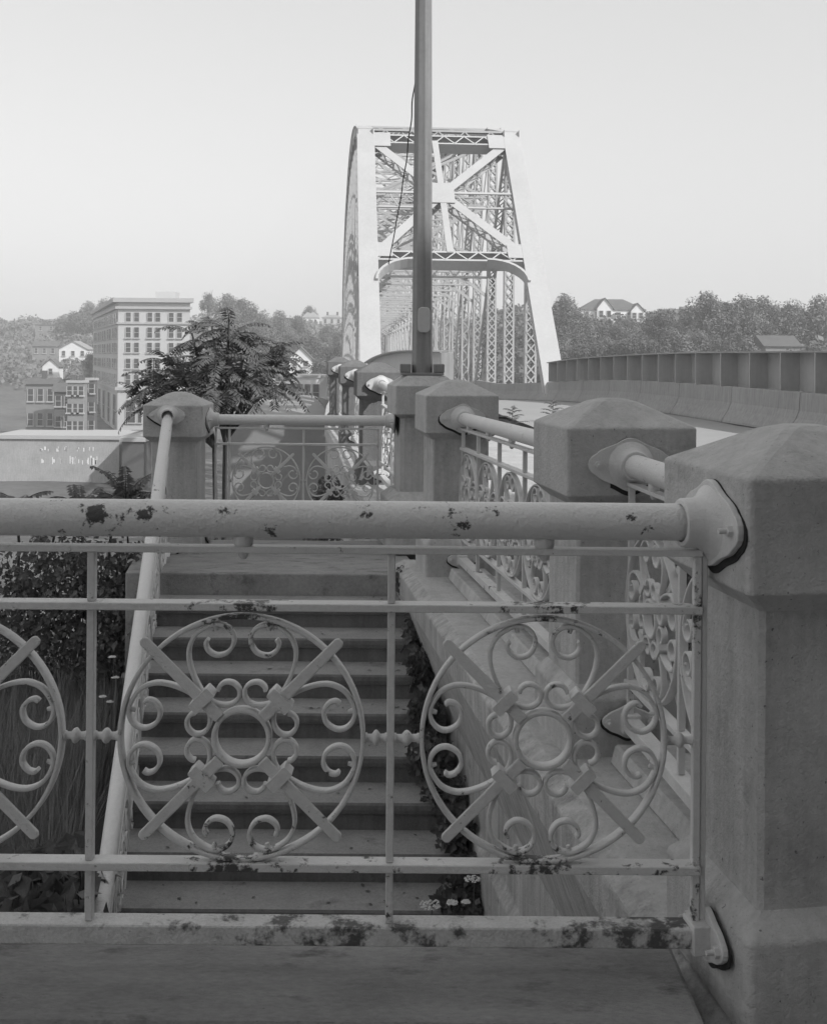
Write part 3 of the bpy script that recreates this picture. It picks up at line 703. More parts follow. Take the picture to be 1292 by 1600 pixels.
for i in range(2, NP - 1):
    zt = topz(i); mb = MB()
    laced(mb, T(i*PP, .3, zt - .1), T(i*PP, WD - .3, zt - .1), Z, .7, u, .3, .55 if i < 10 else 1.1, .09)
    mb.build('top_strut', M['truss'], br)
    if i > 2:
        mb = MB(); zlo = 4.3
        laced(mb, T(i*PP, .2, zlo), T(i*PP, WD - .2, zlo), Z, .8, u, .25, .5 if i < 10 else 1.0, .10)
        zm = (zt + zlo) / 2
        laced(mb, T(i*PP, .2, zm), T(i*PP, WD - .2, zm), Z, .5, u, .2, .6 if i < 10 else 1.0, .08)
        for a_, b_ in (((.2, zlo + .4), (WD - .2, zm - .2)), ((WD - .2, zlo + .4), (.2, zm - .2)), ((.2, zm + .2), (WD - .2, zt - .5)), ((WD - .2, zm + .2), (.2, zt - .5))):
            mb.beam(T(i*PP, *a_), T(i*PP, *b_), Z, .13, .08)
        for s_, c_ in ((1, .2), (-1, WD - .2)): mb.beam(T(i*PP, c_, zlo - 1.3), T(i*PP, c_ + s_ * 1.2, zlo - .4), Z, .14, .1)
        mb.build('sway_frame', M['truss'], br)
    if i < NP - 2:
        mb = MB(); mb.beam(T(i*PP, .2, zt + .15), T((i+1)*PP, WD-.2, topz(i+1) + .15), vv, .14, .10); mb.beam(T(i*PP, WD-.2, zt + .1), T((i+1)*PP, .2, topz(i+1) + .1), vv, .14, .10); mb.build('lateral', M['truss'], br)
mb = MB(); mb.beam(T(-.5, WD/2, -2.25), T(NP*PP, WD/2, -2.25), vv, WD - .9, .3); mb.build('deck', M['road'], br)
mb = MB(); mb.box((OL.x - 1.5, OL.y - .6, -14), (OL.x + WD + 1.5, OL.y + 1.6, L0z - .45)); tag(mb.build('bridge_pier', M['conc']), 'concrete pier under the near end of the truss bridge', 'pier')
mb = MB(); e = T(NP*PP, 0, 0) + OB; mb.box((e.x - 1.5, e.y - 1, -14), (e.x + WD + 1.5, e.y + 2.5, L0z - .45)); tag(mb.build('bridge_pier', M['conc']), 'concrete pier under the far end of the truss bridge', 'pier')

# ------------------------------------------------------------------ buildings
def facade_windows(r, o, ex, ez, cols, rows, mglass, frame=True, dep=.12, sill=True):
    # o origin, ex unit along wall, normal towards viewer = n ; cols [(a,b)], rows [(z0,z1)]
    nrm = Vector((ex.y, -ex.x, 0))
    if nrm.y > 0: nrm = -nrm
    for a, b in cols:
        for z0, z1 in rows:
            mb = MB(); c = o + ex * (a + b) / 2
            mb.beam(c + Z * z0 + nrm * .05, c + Z * z1 + nrm * .05, ex, b - a, .1)
            wd = mb.build('window', mglass, r)
            f = MB(); w_ = .09
            f.beam(c + Z * z0 - ex * (b-a)/2 + nrm * .09, c + Z * z1 - ex * (b-a)/2 + nrm * .09, ex, w_, .14)
            f.beam(c + Z * z0 + ex * (b-a)/2 + nrm * .09, c + Z * z1 + ex * (b-a)/2 + nrm * .09, ex, w_, .14)
            f.beam(c + Z * (z0+z1)/2 - ex * ((b-a)/2 - w_/2 ) + nrm * .1, c + Z * (z0+z1)/2 + ex * ((b-a)/2 - w_/2) + nrm * .1, Z, w_*.8, .1)
            f.beam(c + Z * (z0-.1) - ex * ((b-a)/2 + .15) + nrm * .12, c + Z * (z0-.1) + ex * ((b-a)/2 + .15) + nrm * .12, Z, .22, .3)
            f.build('frame', M['trim'], wd)
def prismbox(pts, z0, z1):
    mb = MB(); n = len(pts)
    mb.add([(p.x, p.y, z0) for p in pts] + [(p.x, p.y, z1) for p in pts], [tuple(range(n-1,-1,-1)), tuple(range(n, 2*n))] + [(i, (i+1)%n, n+(i+1)%n, n+i) for i in range(n)])
    return mb
# tall office block
YB = 190.
c0 = P(184, 600, YB); c1 = P(296, 600, YB); far = P(145, 600, 249.)
O = Vector((c0.x, c0.y, 0)); e1 = Vector((1, 0, 0)); Wb = c1.x - c0.x
e2v = Vector((far.x - c0.x, far.y - c0.y, 0)); L2 = e2v.length; e2 = e2v / L2
ob = empty('office_building', Vector((O.x, O.y, -13.4)), 0, 'tall pale seven-storey corner office building with a heavy cornice above the town', 'building')
off = Vector((O.x, O.y, -13.4))
def zz(py): return -(py - CY) / F * YB + 2.0 * 0
zc = lambda py: -(py - CY + (CX - 184) * math.sin(ROLL)) / F * YB
ztop = zc(470); zbase = -13.4
def bl_(pts, z0, z1): 
    mb = prismbox(pts, z0, z1); mb.v = [(a - off.x, b - off.y, c - off.z) for a, b, c in mb.v]; return mb
quad = lambda g: [O - e1*0 + Vector((0,0,0)) + (-e1 * 0) + (-e2 * 0) + Vector((-g * .9, -g, 0)), O + e1 * Wb + Vector((g, -g, 0)), O + e1 * Wb + e2v + Vector((g, g, 0)), O + e2v + Vector((-g, g, 0))]
bl_(quad(0), zbase, ztop).build('wall', M['wall_pale'], ob)
bl_(quad(.8), ztop - .2, ztop + .55).build('cornice', M['trim'], ob); bl_(quad(.45), zc(480) - .25, zc(480) + .2).build('cornice', M['trim'], ob)
bl_(quad(.4), zc(607) - .3, zc(607) + .3).build('belt_course', M['trim'], ob); bl_(quad(.25), zc(504.5) - .15, zc(504.5) + .15).build('belt_course', M['trim'], ob)
q = P(258, 462, YB + 12); mb = MB(); mb.box((q.x - 1.8 - off.x, 12, ztop + .9 - off.z), (q.x + 1.8 - off.x, 16, ztop + 2.4 - off.z)); mb.build('penthouse', M['wall_pale'], ob)
rows = [(zc(502), zc(488)), (zc(527), zc(511)), (zc(550), zc(535)), (zc(575), zc(560)), (zc(600), zc(585))]
m_ = YB / F
rowsL = [(a - off.z, b - off.z) for a, b in rows]
cols = [((a - 184) * m_, (b - 184) * m_) for a, b in ((196,204),(209,217),(229.5,237.5),(242,250),(263,271),(276,284))]
facade_windows(ob, Vector((0, 0, 0)), e1, Z, cols, rowsL, M['glass'])
big = [((a - 184) * m_, (b - 184) * m_) for a, b in ((197,212),(216,222),(232,247),(262,280))]
facade_windows(ob, Vector((0, 0, 0)), e1, Z, big, [(zc(660) - off.z, zc(625) - off.z)], M['glass'])
cols2 = []
for k in range(5):
    a = L2 * (.04 + k * .19); cols2 += [(a, a + L2 * .055), (a + L2 * .075, a + L2 * .13)]
facade_windows(ob, Vector((0, 0, 0)), e2, Z, cols2, rowsL, M['glass'])
facade_windows(ob, Vector((0, 0, 0)), e2, Z, [(L2 * (.05 + k * .19), L2 * (.13 + k * .19)) for k in range(5)], [(zc(668) - off.z, zc(618) - off.z)], M['glass'])
# generic house
def house(px0, px1, ytop, ybase, Y, label, wall, roof='hip', roofm='roof', yroof=None, depth=None, wins=None, deep=False, chim=0, rot=0, name='house', cat_='house'):
    a, b = P(px0, ybase, Y), P(px1, ybase, Y); W_ = b.x - a.x; zt = P((px0+px1)/2, ytop, Y).z; zb = a.z; zr = P((px0+px1)/2, yroof, Y).z if yroof else zt
    dp = depth or W_ * .8
    zbb = min(zb, hgt((a.x + b.x)/2, Y)) - 1.5
    r = empty(name, ((a.x + b.x)/2, Y, zbb), rot, label, cat_)
    h0 = zb - zbb; h1 = zt - zbb; h2 = zr - zbb; w2 = W_/2
    mb = MB()
    if roof == 'gable':
        mb.add([(-w2,0,0),(w2,0,0),(w2,0,h1),(0,0,h2),(-w2,0,h1),(-w2,dp,0),(w2,dp,0),(w2,dp,h1),(0,dp,h2),(-w2,dp,h1)],
               [(0,1,2,3,4),(9,8,7,6,5),(0,4,9,5),(1,6,7,2),(0,5,6,1)])
    else: mb.box((-w2, 0, 0), (w2, dp, h1))
    mb.build('wall', M[wall], r)
    ov = .35; mb = MB()
    if roof == 'gable':
        tt = .18; k = (h2 - h1) / w2
        for s_ in (-1, 1):
            mb.add([(0,-ov,h2+.02),(s_*(w2+ov),-ov,h1-ov*k+.02),(s_*(w2+ov),dp+ov,h1-ov*k+.02),(0,dp+ov,h2+.02),(0,-ov,h2+tt),(s_*(w2+ov),-ov,h1-ov*k+tt),(s_*(w2+ov),dp+ov,h1-ov*k+tt),(0,dp+ov,h2+tt)],
                   [(0,1,2,3),(7,6,5,4),(0,4,5,1),(1,5,6,2),(2,6,7,3)])
    elif roof == 'side':
        mb.add([(-w2-ov,-ov,h1),(w2+ov,-ov,h1),(w2+ov,dp+ov,h1),(-w2-ov,dp+ov,h1),(-w2-ov,dp/2,h2),(w2+ov,dp/2,h2)],[(0,1,5,4),(2,3,4,5),(1,2,5),(3,0,4),(0,3,2,1)])
    elif roof == 'hip':
        r_ = min(w2 * .55, dp * .4)
        mb.add([(-w2-ov,-ov,h1),(w2+ov,-ov,h1),(w2+ov,dp+ov,h1),(-w2-ov,dp+ov,h1),(-w2+r_,dp/2,h2),(w2-r_,dp/2,h2)],[(0,1,5,4),(2,3,4,5),(1,2,5),(3,0,4),(0,3,2,1)])
    else:
        mb.box((-w2-.2, -.2, h1 + .003), (w2+.2, dp+.2, h1 + .35))
    mb.build('roof', M[roofm], r)
    for k in range(chim):
        x = -w2 + W_ * (k + .5) / chim; mb = MB(); mb.box((x - .35, dp*.4, h1 - .3), (x + .35, dp*.4 + .7, h2 + 1.1)); mb.build('chimney', M['wall_dark'], r)
    if wins:
        nc, nr = wins
        cols_ = [(-w2 + W_ * (k + .5)/nc - .45, -w2 + W_ * (k + .5)/nc + .45) for k in range(nc)]
        hh = (h1 - h0) / nr
        facade_windows(r, Vector((0,0,0)), Vector((1,0,0)), Z, cols_, [(h0 + hh * k + hh*.3, h0 + hh * k + hh*.8) for k in range(nr)], M['glass'])
    return r
house(-10, 186, 686, 752, 100, 'long low warehouse whose pale painted side wall carries faded white marks', 'painted', 'flat', 'trim', depth=7, name='warehouse', cat_='building')
wm = MB(); rnd = random.Random(3)
for row, (ya, yb) in enumerate(((697, 706), (712, 727))):
    x = 62
    while x < 150:
        if rnd.random() < .62:
            for k in range(rnd.randint(1, 3)):
                xx = x + rnd.uniform(0, 5); a_ = P(xx, lerp(ya, yb, rnd.uniform(0, .5)), 99.97); b_ = P(xx + rnd.uniform(1, 2.6), lerp(ya, yb, rnd.uniform(.5, 1)), 99.97)
                wm.add([(a_.x, 99.975, a_.z), (b_.x, 99.975, a_.z), (b_.x, 99.975, b_.z), (a_.x, 99.975, b_.z)], [(0, 1, 2, 3)])
        x += 6
for o in list(sc.objects):
    if o.name.startswith('warehouse'):
        wm.v = [(a_ - o.location.x, b_ - o.location.y, c_ - o.location.z) for a_, b_, c_ in wm.v]; wm.build('faded_lettering', M['white'], o)
house(190, 224, 690, 745, 97, 'dark low brick shed against the end of the painted warehouse', 'wall_dark', 'flat', 'trim', depth=8, name='shed', cat_='shed')
house(146, 200, 676, 682, 160, 'row', 'white', 'flat', 'trim', depth=1, name='low_wall', cat_='wall')['label'] = 'thin white parapet on the street in front of the office building'
house(40, 86, 600, 676, 170, 'plain pale two-storey building at the far left under the hill', 'wall_mid', 'side', 'roof', 590, wins=(3, 2), chim=1)
house(84, 112, 612, 676, 165, 'narrow brick house with a bright gable end between two taller ones', 'wall_dark', 'side', 'roof', 598, wins=(2, 2))
house(105, 130, 598, 680, 158, 'tall brick row house with two chimneys left of the office building', 'wall_mid', 'flat', 'trim', wins=(3, 3), chim=2)
house(129, 147, 594, 680, 162, 'dark brick building tight against the left side of the office building', 'wall_dark', 'flat', 'trim', wins=(2, 3))
house(92, 136, 545, 575, 300, 'white two-storey hillside house with a long porch', 'white', 'gable', 'roof_pale', 533, wins=(3, 2))
house(66, 92, 572, 590, 262, 'small white gabled house below the porch house on the hill', 'white', 'gable', 'roof', 561, wins=(1, 1))
house(50, 89, 541, 556, 310, 'grey roofed terrace at the left below the skyline', 'wall_mid', 'side', 'roof', 532, wins=(3, 1))
house(55, 88, 508, 530, 380, 'square brick house with a flat roof highest at the far left', 'wall_mid', 'flat', 'roof', wins=(2, 2))
house(472, 497, 496, 510, 420, 'pale hilltop house with a small dormer left of the bridge', 'white', 'hip', 'roof_pale', 487, wins=(3, 1), chim=1)
house(503, 534, 496, 508, 425, 'flat pale hilltop building nearest the left edge of the bridge', 'wall_pale', 'hip', 'roof_pale', 491, wins=(3, 1), chim=2)
house(452, 487, 560, 577, 230, 'white gable end of a house among trees left of the bridge', 'white', 'gable', 'roof', 543, wins=(2, 1))
house(405, 440, 588, 622, 190, 'white building half hidden by the feathery tree', 'white', 'hip', 'roof', 570, wins=(3, 2))
house(436, 500, 590, 640, 150, 'long bright low building with flat roof left of the small posts', 'white', 'flat', 'trim', depth=12, wins=(5, 1), name='low_building', cat_='building')
house(360, 512, 652, 705, 62, 'low grey building with a shallow roof and white eaves behind the landing railing', 'wall_mid', 'hip', 'roof_pale', 624, depth=14, name='low_building', cat_='building')
house(240, 268, 578, 600, 175, 'dull square rooftop addition beside the office windows', 'wall_mid', 'flat', 'trim', depth=4, name='annex', cat_='building')
# apartment house on the right hill
ha = house(908, 1008, 484, 502, 250, 'large white house with grey hipped roof and gables on the hill right of the bridge', 'white', 'hip', 'roof', 465, depth=12, wins=(6, 1))
for px_, w_ in ((945, 22), (996, 18)):
    house(px_ - w_/2 - 1, px_ + w_/2 + 1, 481 if px_ < 960 else 485, 502, 248.5 if px_ < 960 else 248.8, 'tall' , 'white', 'gable', 'roof', 466 if px_ < 960 else 474, depth=5, wins=(2, 1))['label'] = 'larger white front gable of the hill house' if px_ < 960 else 'smaller white gable at the right end of the hill house'
house(1196, 1250, 541, 556, 172, 'brown pitched roof showing between trees at the right edge', 'wall_mid', 'side', 'wall_dark', 523, depth=8)
house(1215, 1300, 552, 600, 190, 'plain pale house low among the trees beyond the right edge', 'wall_pale', 'side', 'roof', 540, depth=8)
# unseen block added behind the photographer to shade the stairs
shb = empty('sun_blocker', (0, -6, -1.6), 0, 'large unseen block added behind the camera to shade the stairs', 'building')
mb = MB(); mb.box((-3, -20, -2), (60, 0, 20.5)); mb.build('wall', M['wall_dark'], shb)

# ------------------------------------------------------------------ vegetation
def crown_mesh(name, seed, m, n=1700, sx=1, sz=1, clumps=26, leaf=.09):
    rnd = random.Random(seed); mb = MB()
    cl = []
    for k in range(clumps):
        a = rnd.uniform(0, 2*math.pi); zf_ = rnd.uniform(-.85, 1); rr = math.sqrt(max(0, 1 - zf_*zf_)) * rnd.uniform(.35, .85)
        cl.append((Vector((rr * math.cos(a) * sx * .75, rr * math.sin(a) * .75 * sx, zf_ * .75 * sz)), rnd.uniform(.22, .42)))
    for k in range(n):
        c, r_ = rnd.choice(cl); d_ = Vector((rnd.gauss(0,1), rnd.gauss(0,1), rnd.gauss(0,1))).normalized()
        p = c + d_ * r_ * rnd.uniform(.55, 1.08); s_ = leaf * rnd.uniform(.5, 1.2)
        nn = (d_ + Vector((rnd.gauss(0,.5), rnd.gauss(0,.5), rnd.gauss(.3,.5)))).normalized()
        a = nn.orthogonal().normalized(); b = nn.cross(a); th = rnd.uniform(0, 6.28); a, b = a*math.cos(th)+b*math.sin(th), b*math.cos(th)-a*math.sin(th)
        mb.add([p - a*s_, p - b*s_*.6 + nn*s_*.15, p + a*s_, p + b*s_*.6 - nn*s_*.1], [(0,1,2,3)])
    return mb.mesh(name, m)
def trunk_mesh(seed, m):
    rnd = random.Random(seed); mb = MB(); mb.tube([(0,0,-2.6), (.02,0,-1.2), (0,.03,-.3), (.05,0,.4)], [.07,.055,.04,.015], 6)
    for k in range(7):
        a = rnd.uniform(0, 6.28); z0 = rnd.uniform(-1.0, .1); mb.tube([(0,0,z0), (.3*math.cos(a), .3*math.sin(a), z0+.35), (.6*math.cos(a), .6*math.sin(a), z0+.6)], [.03,.018,.006], 5)
    return mb.mesh('trunk', m)
crowns = [crown_mesh('crown', 11, M['far_leaf'], 5200, leaf=.048), crown_mesh('crown', 12, M['far_leaf'], 5200, .85, 1.15, 30, leaf=.046), crown_mesh('crown', 13, M['far_leaf2'], 5200, 1.1, .85, 22, leaf=.05), crown_mesh('crown', 14, M['far_leaf2'], 4800, .7, 1.3, 24, leaf=.046)]
trunks = [trunk_mesh(5, M['bark']), trunk_mesh(6, M['bark'])]
ordn = ['first','second','third','fourth','fifth','sixth','seventh','eighth','ninth','tenth','eleventh','twelfth','thirteenth','fourteenth','fifteenth','sixteenth','seventeenth','eighteenth','nineteenth','twentieth','twenty-first','twenty-second']
def trees(specs, where, group, seed):
    rnd = random.Random(seed)
    specs = sorted(specs)
    for i, (px, ytop, rad, Y, k) in enumerate(specs):
        top = P(px, ytop, Y); rr = rad * 1.32 / F * Y; cz = top.z - rr * 1.05 * (1, 1.15, .85, 1.3)[k]
        g = hgt(top.x, Y)
        o = empty('tree', (top.x, Y, cz), rnd.uniform(0, 6.28), '%s tree from the left %s' % (ordn[i], where), 'tree', group)
        c = obj('crown', crowns[k], o); c.scale = (rr, rr, rr)
        t = obj('trunk', trunks[i % 2], o); t.scale = (rr, rr, max(rr, (cz - g + .5) / 2.6))
# skyline row left
trees([(72,500,13,395,0),(98,492,16,380,1),(120,482,20,370,2),(142,470,22,385,0),(165,462,24,400,1),(190,460,24,410,3),(325,455,15,300,1),(352,458,22,310,0),(380,462,22,330,2),(410,482,24,340,1),(437,485,24,350,0),(462,490,20,360,2),(485,477,14,430,0),(512,503,18,360,1),(530,508,16,330,3),(20,500,24,380,1),(-15,495,24,380,0)], 'along the skyline left of the bridge', 'trees on the left skyline', 1)
trees([(82,530,14,320,2),(140,548,16,255,1),(105,585,20,215,2),(130,588,16,210,0),(75,592,16,205,1),(395,500,26,280,2),(425,510,28,270,0),(455,515,24,260,1),(480,520,22,265,2),(505,525,24,255,3),(528,532,20,245,0),(500,555,22,215,1),(525,562,20,210,2),(470,575,16,200,0),(440,545,20,240,3),(400,540,26,240,1),(370,505,26,270,2)], 'on the lower slope left of the bridge', 'trees on the left slope', 2)
trees([(885,458,26,205,0),(905,480,28,190,1),(868,500,26,180,2),(925,492,26,200,0),(950,500,26,195,2),(980,490,24,200,1),(1005,497,22,205,3),(1030,478,26,185,2),(1062,484,24,190,3),(1100,455,34,175,0),(1130,462,32,180,2),(1160,456,34,185,1),(1195,462,30,190,0),(1235,465,32,190,1),(1280,460,34,190,0),(845,492,24,200,3)], 'on the hill right of the bridge, back row', 'trees behind the girder, back row', 3)
trees([(880,525,28,165,1),(915,528,28,160,2),(950,525,26,160,0),(985,520,28,158,2),(1020,515,28,160,3),(1055,512,28,155,0),(1090,510,28,158,1),(1130,512,30,156,3),(1165,525,26,158,0),(1230,540,30,150,2),(1280,530,34,155,1)], 'on the hill right of the bridge, front row', 'trees behind the girder, front row', 4)
trees([(700,540,24,230,0),(740,530,26,220,1),(780,520,26,215,2),(820,512,26,210,0),(660,545,24,235,3),(620,548,22,240,1)], 'seen low through the truss members', 'trees seen through the truss', 5)
# undergrowth covering the hillsides
def woods(name, x0, x1, y0, y1, n, seed, sz, m, keep):
    rnd = random.Random(seed); mb = MB()
    for k in range(n):
        x, y = rnd.uniform(x0, x1), rnd.uniform(y0, y1)
        if not keep(x, y): continue
        z = hgt(x, y) + sz * 1.2 * abs(math.sin(x * .23 + 1.3 * math.sin(y * .11)) + .5 * math.sin(y * .31 + x * .13)) * rnd.random() ** .5
        s_ = rnd.uniform(.35, .9); nn = Vector((rnd.gauss(0,.7), rnd.gauss(-.5,.6), rnd.gauss(.6,.5))).normalized(); a = nn.orthogonal().normalized(); b = nn.cross(a)
        th = rnd.uniform(0, 6.28); a, b = a*math.cos(th)+b*math.sin(th), b*math.cos(th)-a*math.sin(th)
        c = Vector((x, y, z)); mb.add([c - a*s_, c - b*s_*.7, c + a*s_, c + b*s_*.7], [(0,1,2,3)])
    o = mb.build(name, m); o['kind'] = 'stuff'; return o
woods('hillside_scrub', -190, 20, 225, 440, 60000, 41, 2.6, M['far_leaf'], lambda x, y: not (x < -80 and y < 262 and x > -100))
woods('hillside_scrub', 14, 110, 140, 330, 50000, 42, 2.4, M['far_leaf2'], lambda x, y: not (34 < x < 58 and 238 < y < 266))
# compound-leaf fronds
def frond(mb, base, d_, L, droop, rnd, pairs=11, lw=.026, ll=.12):
    d_ = d_.normalized(); side = d_.cross(Z)
    if side.length < .05: side = Vector((1,0,0))
    side.normalize(); pts = []; p = Vector(base); dd = Vector(d_)
    N_ = pairs + 2
    for k in range(N_ + 1):
        pts.append(p.copy()); p = p + dd * (L / N_); dd = (dd + Z * (-droop / N_)).normalized()
    mb.tube(pts, [lerp(.006, .002, k / N_) for k in range(N_+1)], 4, False)
    for k in range(1, N_ + 1):
        t = (pts[k] - pts[k-1]).normalized(); upn = side.cross(t).normalized(); sz = ll * (1 - .55 * abs(k / N_ - .4) ) * rnd.uniform(.85, 1.1)
        for s_ in (-1, 1):
            a = (side * s_ + t * .35 - Z * rnd.uniform(.25, .75)).normalized(); b = t
            w_ = lw * sz / ll; q = pts[k]; fold = upn * rnd.uniform(-.01, .01)
            mb.add([q, q + a * sz * .35 + b * w_ * .9, q + a * sz, q + a * sz * .35 - b * w_ * .8 + fold, q + a * sz * .7 + b * w_ * .5, q + a*sz*.7 - b * w_ * .5], [(0, 1, 4, 2, 5, 3)])
def ailanthus(name, base, stems, seed, label, fr=(.35, .6), nper=11, matn='leaf', ll=.13, elmax=1.0, elmin=-.1):
    rnd = random.Random(seed); r = empty(name, base, 0, label, 'tree'); B0 = Vector(base); tr = MB(); cr = MB()
    for pts, rad in stems:
        pts = [Vector(p) - B0 for p in pts]; tr.tube(pts, [lerp(rad, rad * .35, i / (len(pts)-1)) for i in range(len(pts))], 7)
        tip = pts[-1]; ax = (pts[-1] - pts[-2]).normalized()
        for k in range(nper):
            a = k * 2.4 + rnd.uniform(-.3, .3); t = rnd.uniform(0, .45); el = rnd.uniform(elmin, elmax)
            p = tip.lerp(pts[-2], t)
            d_ = Vector((math.cos(a) * math.cos(el), math.sin(a) * math.cos(el), math.sin(el)))
            frond(cr, p, d_, rnd.uniform(*fr), rnd.uniform(.9, 1.7), rnd, 11, .024, ll)
    tr.build('trunk', M['bark'], r); cr.build('crown', M[matn], r); return r
def S_(px, py, Y): return P(px, py, Y)
YT = 13.0; base = Vector((P(348, 700, YT).x, YT, -5.0))
stems = []
fork = P(352, 690, YT); fork2 = P(335, 700, YT)
for px, py, dy in ((262,560,0.2),(300,520,-.2),(330,500,.4),(358,498,-.3),(392,520,.3),(425,545,0),(240,610,.0),(285,590,-.5),(340,560,-.6),(385,575,-.5),(415,590,.2),(345,620,-.7),(310,560,.5),(250,585,.4),(375,610,-.4),(440,562,.3),(300,640,-.3),(322,610,-.6),(362,540,.2),(228,588,.1),(222,628,.2),(440,600,.1)):
    t = P(px, py, YT + dy); f_ = fork if px > 300 else fork2; m1 = f_.lerp(t, .5) + Vector((0, 0, .12)); stems.append(([base, f_, m1, t], .035))
ailanthus('tree_of_heaven', base, stems, 21, 'feathery-leaved tree rising behind the landing railing in front of the office building', (.38, .62), 10, 'leaf', .115)
base = Vector((P(150, 860, 9.6).x, 9.6, -3.5))
ailanthus('tree_of_heaven', base, [([base, P(172, 850, 9.7), P(180, 775, 9.7)], .02), ([base, P(130, 850, 9.5), P(122, 790, 9.5)], .02), ([base, P(200, 850, 9.6), P(196, 768, 9.6)], .014)], 22, 'small fern-leaved sapling poking above the pipe at the left', (.28, .40), 12, 'leaf', .085, 1.25, .5)
base = Vector((P(20, 860, 9.8).x, 9.8, -3.5))
ailanthus('tree_of_heaven', base, [([base, P(30, 850, 9.8), P(25, 790, 9.8)], .02), ([base, P(80, 860, 9.4), P(95, 790, 9.4)], .018), ([base, P(-30, 850, 9.8), P(-40, 780, 9.8)], .02)], 23, 'feathery sapling at the far left edge beside the small one', (.35, .5), 10, 'leaf', .085, 1.2, .2)
# broad-leaf bush
def bush(name, blobs, n, leaf, seed, label, mt='leaf_dark', group=None, cat_='bush'):
    rnd = random.Random(seed); o0 = Vector(blobs[0][0]); mb = MB(); tw = MB()
    for k in range(n):
        c, r_ = rnd.choice(blobs); c = Vector(c); d_ = Vector((rnd.gauss(0,1), rnd.gauss(0,1), rnd.gauss(0,1))).normalized()
        p = c + Vector((d_.x * r_[0], d_.y * r_[1], d_.z * r_[2])) * (rnd.random() ** .4) - o0
        s_ = leaf * rnd.uniform(.6, 1.25); a = Vector((rnd.gauss(0,1), rnd.gauss(-.4,1), rnd.gauss(-.5,.6))).normalized(); nn = a.orthogonal().normalized(); nn = (nn + Z * .8 + Vector((rnd.gauss(0,.4),rnd.gauss(-.3,.4),0))).normalized(); b = a.cross(nn).normalized()
        mb.add([p, p + a*s_*.4 + b*s_*.42, p + a*s_*1.0, p + a*s_*.4 - b*s_*.42, p + a*s_*.5 - nn*s_*.10], [(0,1,4),(1,2,4),(2,3,4),(3,0,4)])
    for c, r_ in blobs:
        c = Vector(c) - o0
        for k in range(3): tw.tube([c + Vector((rnd.uniform(-.1,.1), 0, -r_[2] * 1.3)), c + Vector((rnd.uniform(-.3,.3) * r_[0], rnd.uniform(-.3,.3) * r_[1], r_[2] * .5))], [.008, .003], 4)
    r = empty(name, o0, 0, label, cat_, group); mb.build('leaves', M[mt], r); tw.build('stems', M['bark'], r); return r
bush('bush', [(P(px, py, Y), (rx, .5, rz)) for px, py, Y, rx, rz in ((40,930,9.0,.5,.45),(90,900,9.0,.35,.4),(150,900,8.9,.35,.35),(205,910,8.9,.2,.35),(110,960,8.7,.5,.3),(190,980,8.6,.25,.3),(50,1000,8.6,.5,.3),(-20,960,9,.5,.5),(160,1010,8.6,.3,.25))], 7000, .055, 31, 'dark broad-leaved bush left of the stair railing')
bush('vine', [(P(px, py, Y) , (rx, .12, rz)) for px, py, Y, rx, rz in ((648,985,7.6,.06,.12),(660,1040,7.3,.10,.14),(664,1110,7.0,.12,.14),(672,1180,6.7,.15,.16),(695,1240,6.5,.15,.16),(715,1300,6.2,.13,.14),(735,1370,6.0,.13,.12),(725,1410,5.9,.18,.07),(632,905,8.0,.05,.1))], 3400, .05, 32, 'dark leafy creeper growing down the gap between steps and side wall', 'leaf_dark', None, 'vine')
bush('weed_clump', [(P(px, py, Y), (rx, .3, .16)) for px, py, Y, rx in ((75,1390,5.2,.2),(115,1405,5.1,.15),(95,1365,5.4,.2),(30,1390,5.2,.3))], 260, .12, 33, 'big-leaved weeds at the bottom left behind the front railing', 'leaf_dark')
bush('bush', [((L0(2.1, Y, -1.1)), (.18, .5, .34)) for Y in (4.6, 5.2, 5.8, 6.4, 7.0)], 3200, .05, 34, 'dark foliage behind the long right-hand railing')
bush('bush', [((-.95, 12.5, -1.7), (.2, .4, .35)), ((-1.05, 12.8, -2.3), (.25, .4, .4)), ((-1.1, 13, -2.9), (.3, .4, .5))], 2600, .05, 35, 'dark upright shrub behind the landing railing against the concrete wall')
# weeds by the road
for px, py, Y, h_, lb in ((800, 668, 18.9, .50, 'left one of two small weeds sticking up beside the road'), (863, 655, 21.5, .50, 'right one of two small weeds beside the road, next to the broad post')):
    p = P(px, py, Y); r = empty('weed', p, 0, lb, 'weed'); mb = MB(); rnd = random.Random(int(px)); mb.tube([(0,0,-.12), (.01,0,h_*.7)], .006, 5)
    for k in range(12):
        a = k * 2.4; z_ = .05 + h_ * .65 * k / 12; frond(mb, Vector((0,0,z_)), Vector((math.cos(a), math.sin(a), .55)), .30 * (1 - k/20), .7, rnd, 6, .014, .06)
    mb.build('foliage', M['leaf'], r)
# grass left of the stairs
rnd = random.Random(9); mb = MB()
def blade(x, y, z, h_, bend):
    a = rnd.uniform(0, 6.28); w_ = rnd.uniform(.003, .007); dx, dy = math.cos(a), math.sin(a)
    mb.add([(x - dy*w_, y + dx*w_, z), (x + dy*w_, y - dx*w_, z), (x + dx*bend*.4 + dy*w_*.7, y + dy*bend*.4, z + h_*.6), (x + dx*bend*.4 - dy*w_*.7, y + dy*bend*.4, z + h_*.6), (x + dx*bend, y + dy*bend, z + h_)], [(0,1,2,3),(3,2,4)])
for k in range(24000):
    y = rnd.uniform(4.2, 9.0); x = rnd.uniform(-5.0, -.95 - .148 * y - .05)
    blade(x, y, hgt(x, y) - .02, rnd.uniform(.25, .85), rnd.uniform(.05, .3))
g = mb.build('grass', M['grass']); g['kind'] = 'stuff'
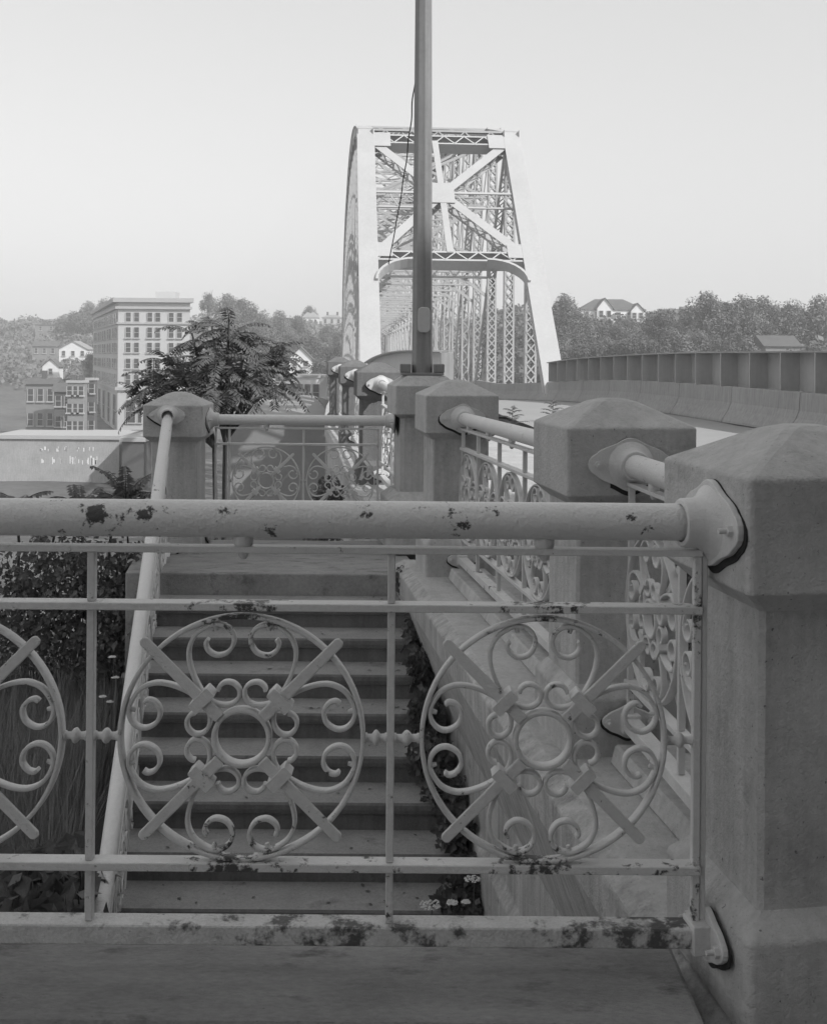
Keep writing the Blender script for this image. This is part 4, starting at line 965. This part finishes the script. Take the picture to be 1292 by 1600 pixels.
# fallen leaves on the steps
mb = MB(); rnd = random.Random(77)
for k in range(170):
    n = rnd.randint(1, 10); t = rnd.random() ** 2.2; x0 = lerp(1.2, -.6, t); y = 8.246 - .3 * (n - 1) - rnd.uniform(.03, .27); z = -1.65 - .165 * n + .004; c = L0(x0, y, z); a = rnd.uniform(0, 6.28); s_ = rnd.uniform(.008, .022)
    d1 = Vector((math.cos(a), math.sin(a), .1)) * s_; d2 = Vector((-math.sin(a), math.cos(a), rnd.uniform(.1, .6))) * s_ * .5
    mb.add([c - d1, c + d2, c + d1, c - d2 + Vector((0, 0, abs(d2.z) * 2))], [(0,1,2,3)])
o = mb.build('fallen_leaves', M['leaf']); o['kind'] = 'stuff'
# seed heads and white flowers
def flower(p, r_, h_, label, group):
    o = empty('flower', p, 0, label, 'flower', group); mb = MB(); mb.tube([(0,0,-h_), (.01,0,0)], .003, 5); mb.build('stem', M['leaf'], o); mb = MB(); rnd_ = random.Random(int(p.x*1000))
    for k in range(60):
        a = rnd_.uniform(0, 6.28); q = r_ * math.sqrt(rnd_.random()); c = Vector((q*math.cos(a), q*math.sin(a), .012 - q*q*.3)); s_ = .008
        mb.add([c + Vector((-s_,0,0)), c + Vector((0,-s_,.004)), c + Vector((s_,0,0)), c + Vector((0,s_,.004)), c + Vector((0,0,.008))], [(0,1,4),(1,2,4),(2,3,4),(3,0,4)])
    mb.build('flower_head', M['flower'], o)
gf = 'white flower heads beside the stairs'
flower(P(672, 1418, 5.6), .055, .5, 'lowest white flower head just above the bottom beam', gf); flower(P(706, 1415, 5.6), .03, .5, 'small white flower head right of the lowest one', gf)
flower(P(738, 1378, 5.7), .04, .5, 'white flower head standing highest of those under the right circle', gf); flower(P(728, 1414, 5.6), .022, .4, 'tiny white flower under the highest flower head', gf)
for px, py, w_ in ((175,1030,'highest'),(180,1062,'second highest'),(172,1100,'lowest'),(160,1092,'leftmost')): flower(P(px, py, 7.2), .022, .5, w_ + ' of the four pale seed heads in the tall grass left of the steps', 'pale seed heads in the grass')
# ------------------------------------------------------------------ haze
import os
HAZE = 0.0009
sc.cycles.volume_bounces = 2
if HAZE and not os.environ.get('NOHAZE'):
    m = bpy.data.materials.new('haze_air'); m.use_nodes = True; t = m.node_tree; t.nodes.remove(t.nodes['Principled BSDF'])
    pv = t.nodes.new('ShaderNodeVolumePrincipled'); pv.inputs['Color'].default_value = (1, 1, 1, 1); pv.inputs['Density'].default_value = HAZE; pv.inputs['Anisotropy'].default_value = 0
    t.links.new(pv.outputs[0], t.nodes['Material Output'].inputs['Volume'])
    mb = MB(); mb.box((-702, -102, -16.5), (702, 802, 40)); hz = mb.build('haze', m); hz['kind'] = 'stuff'
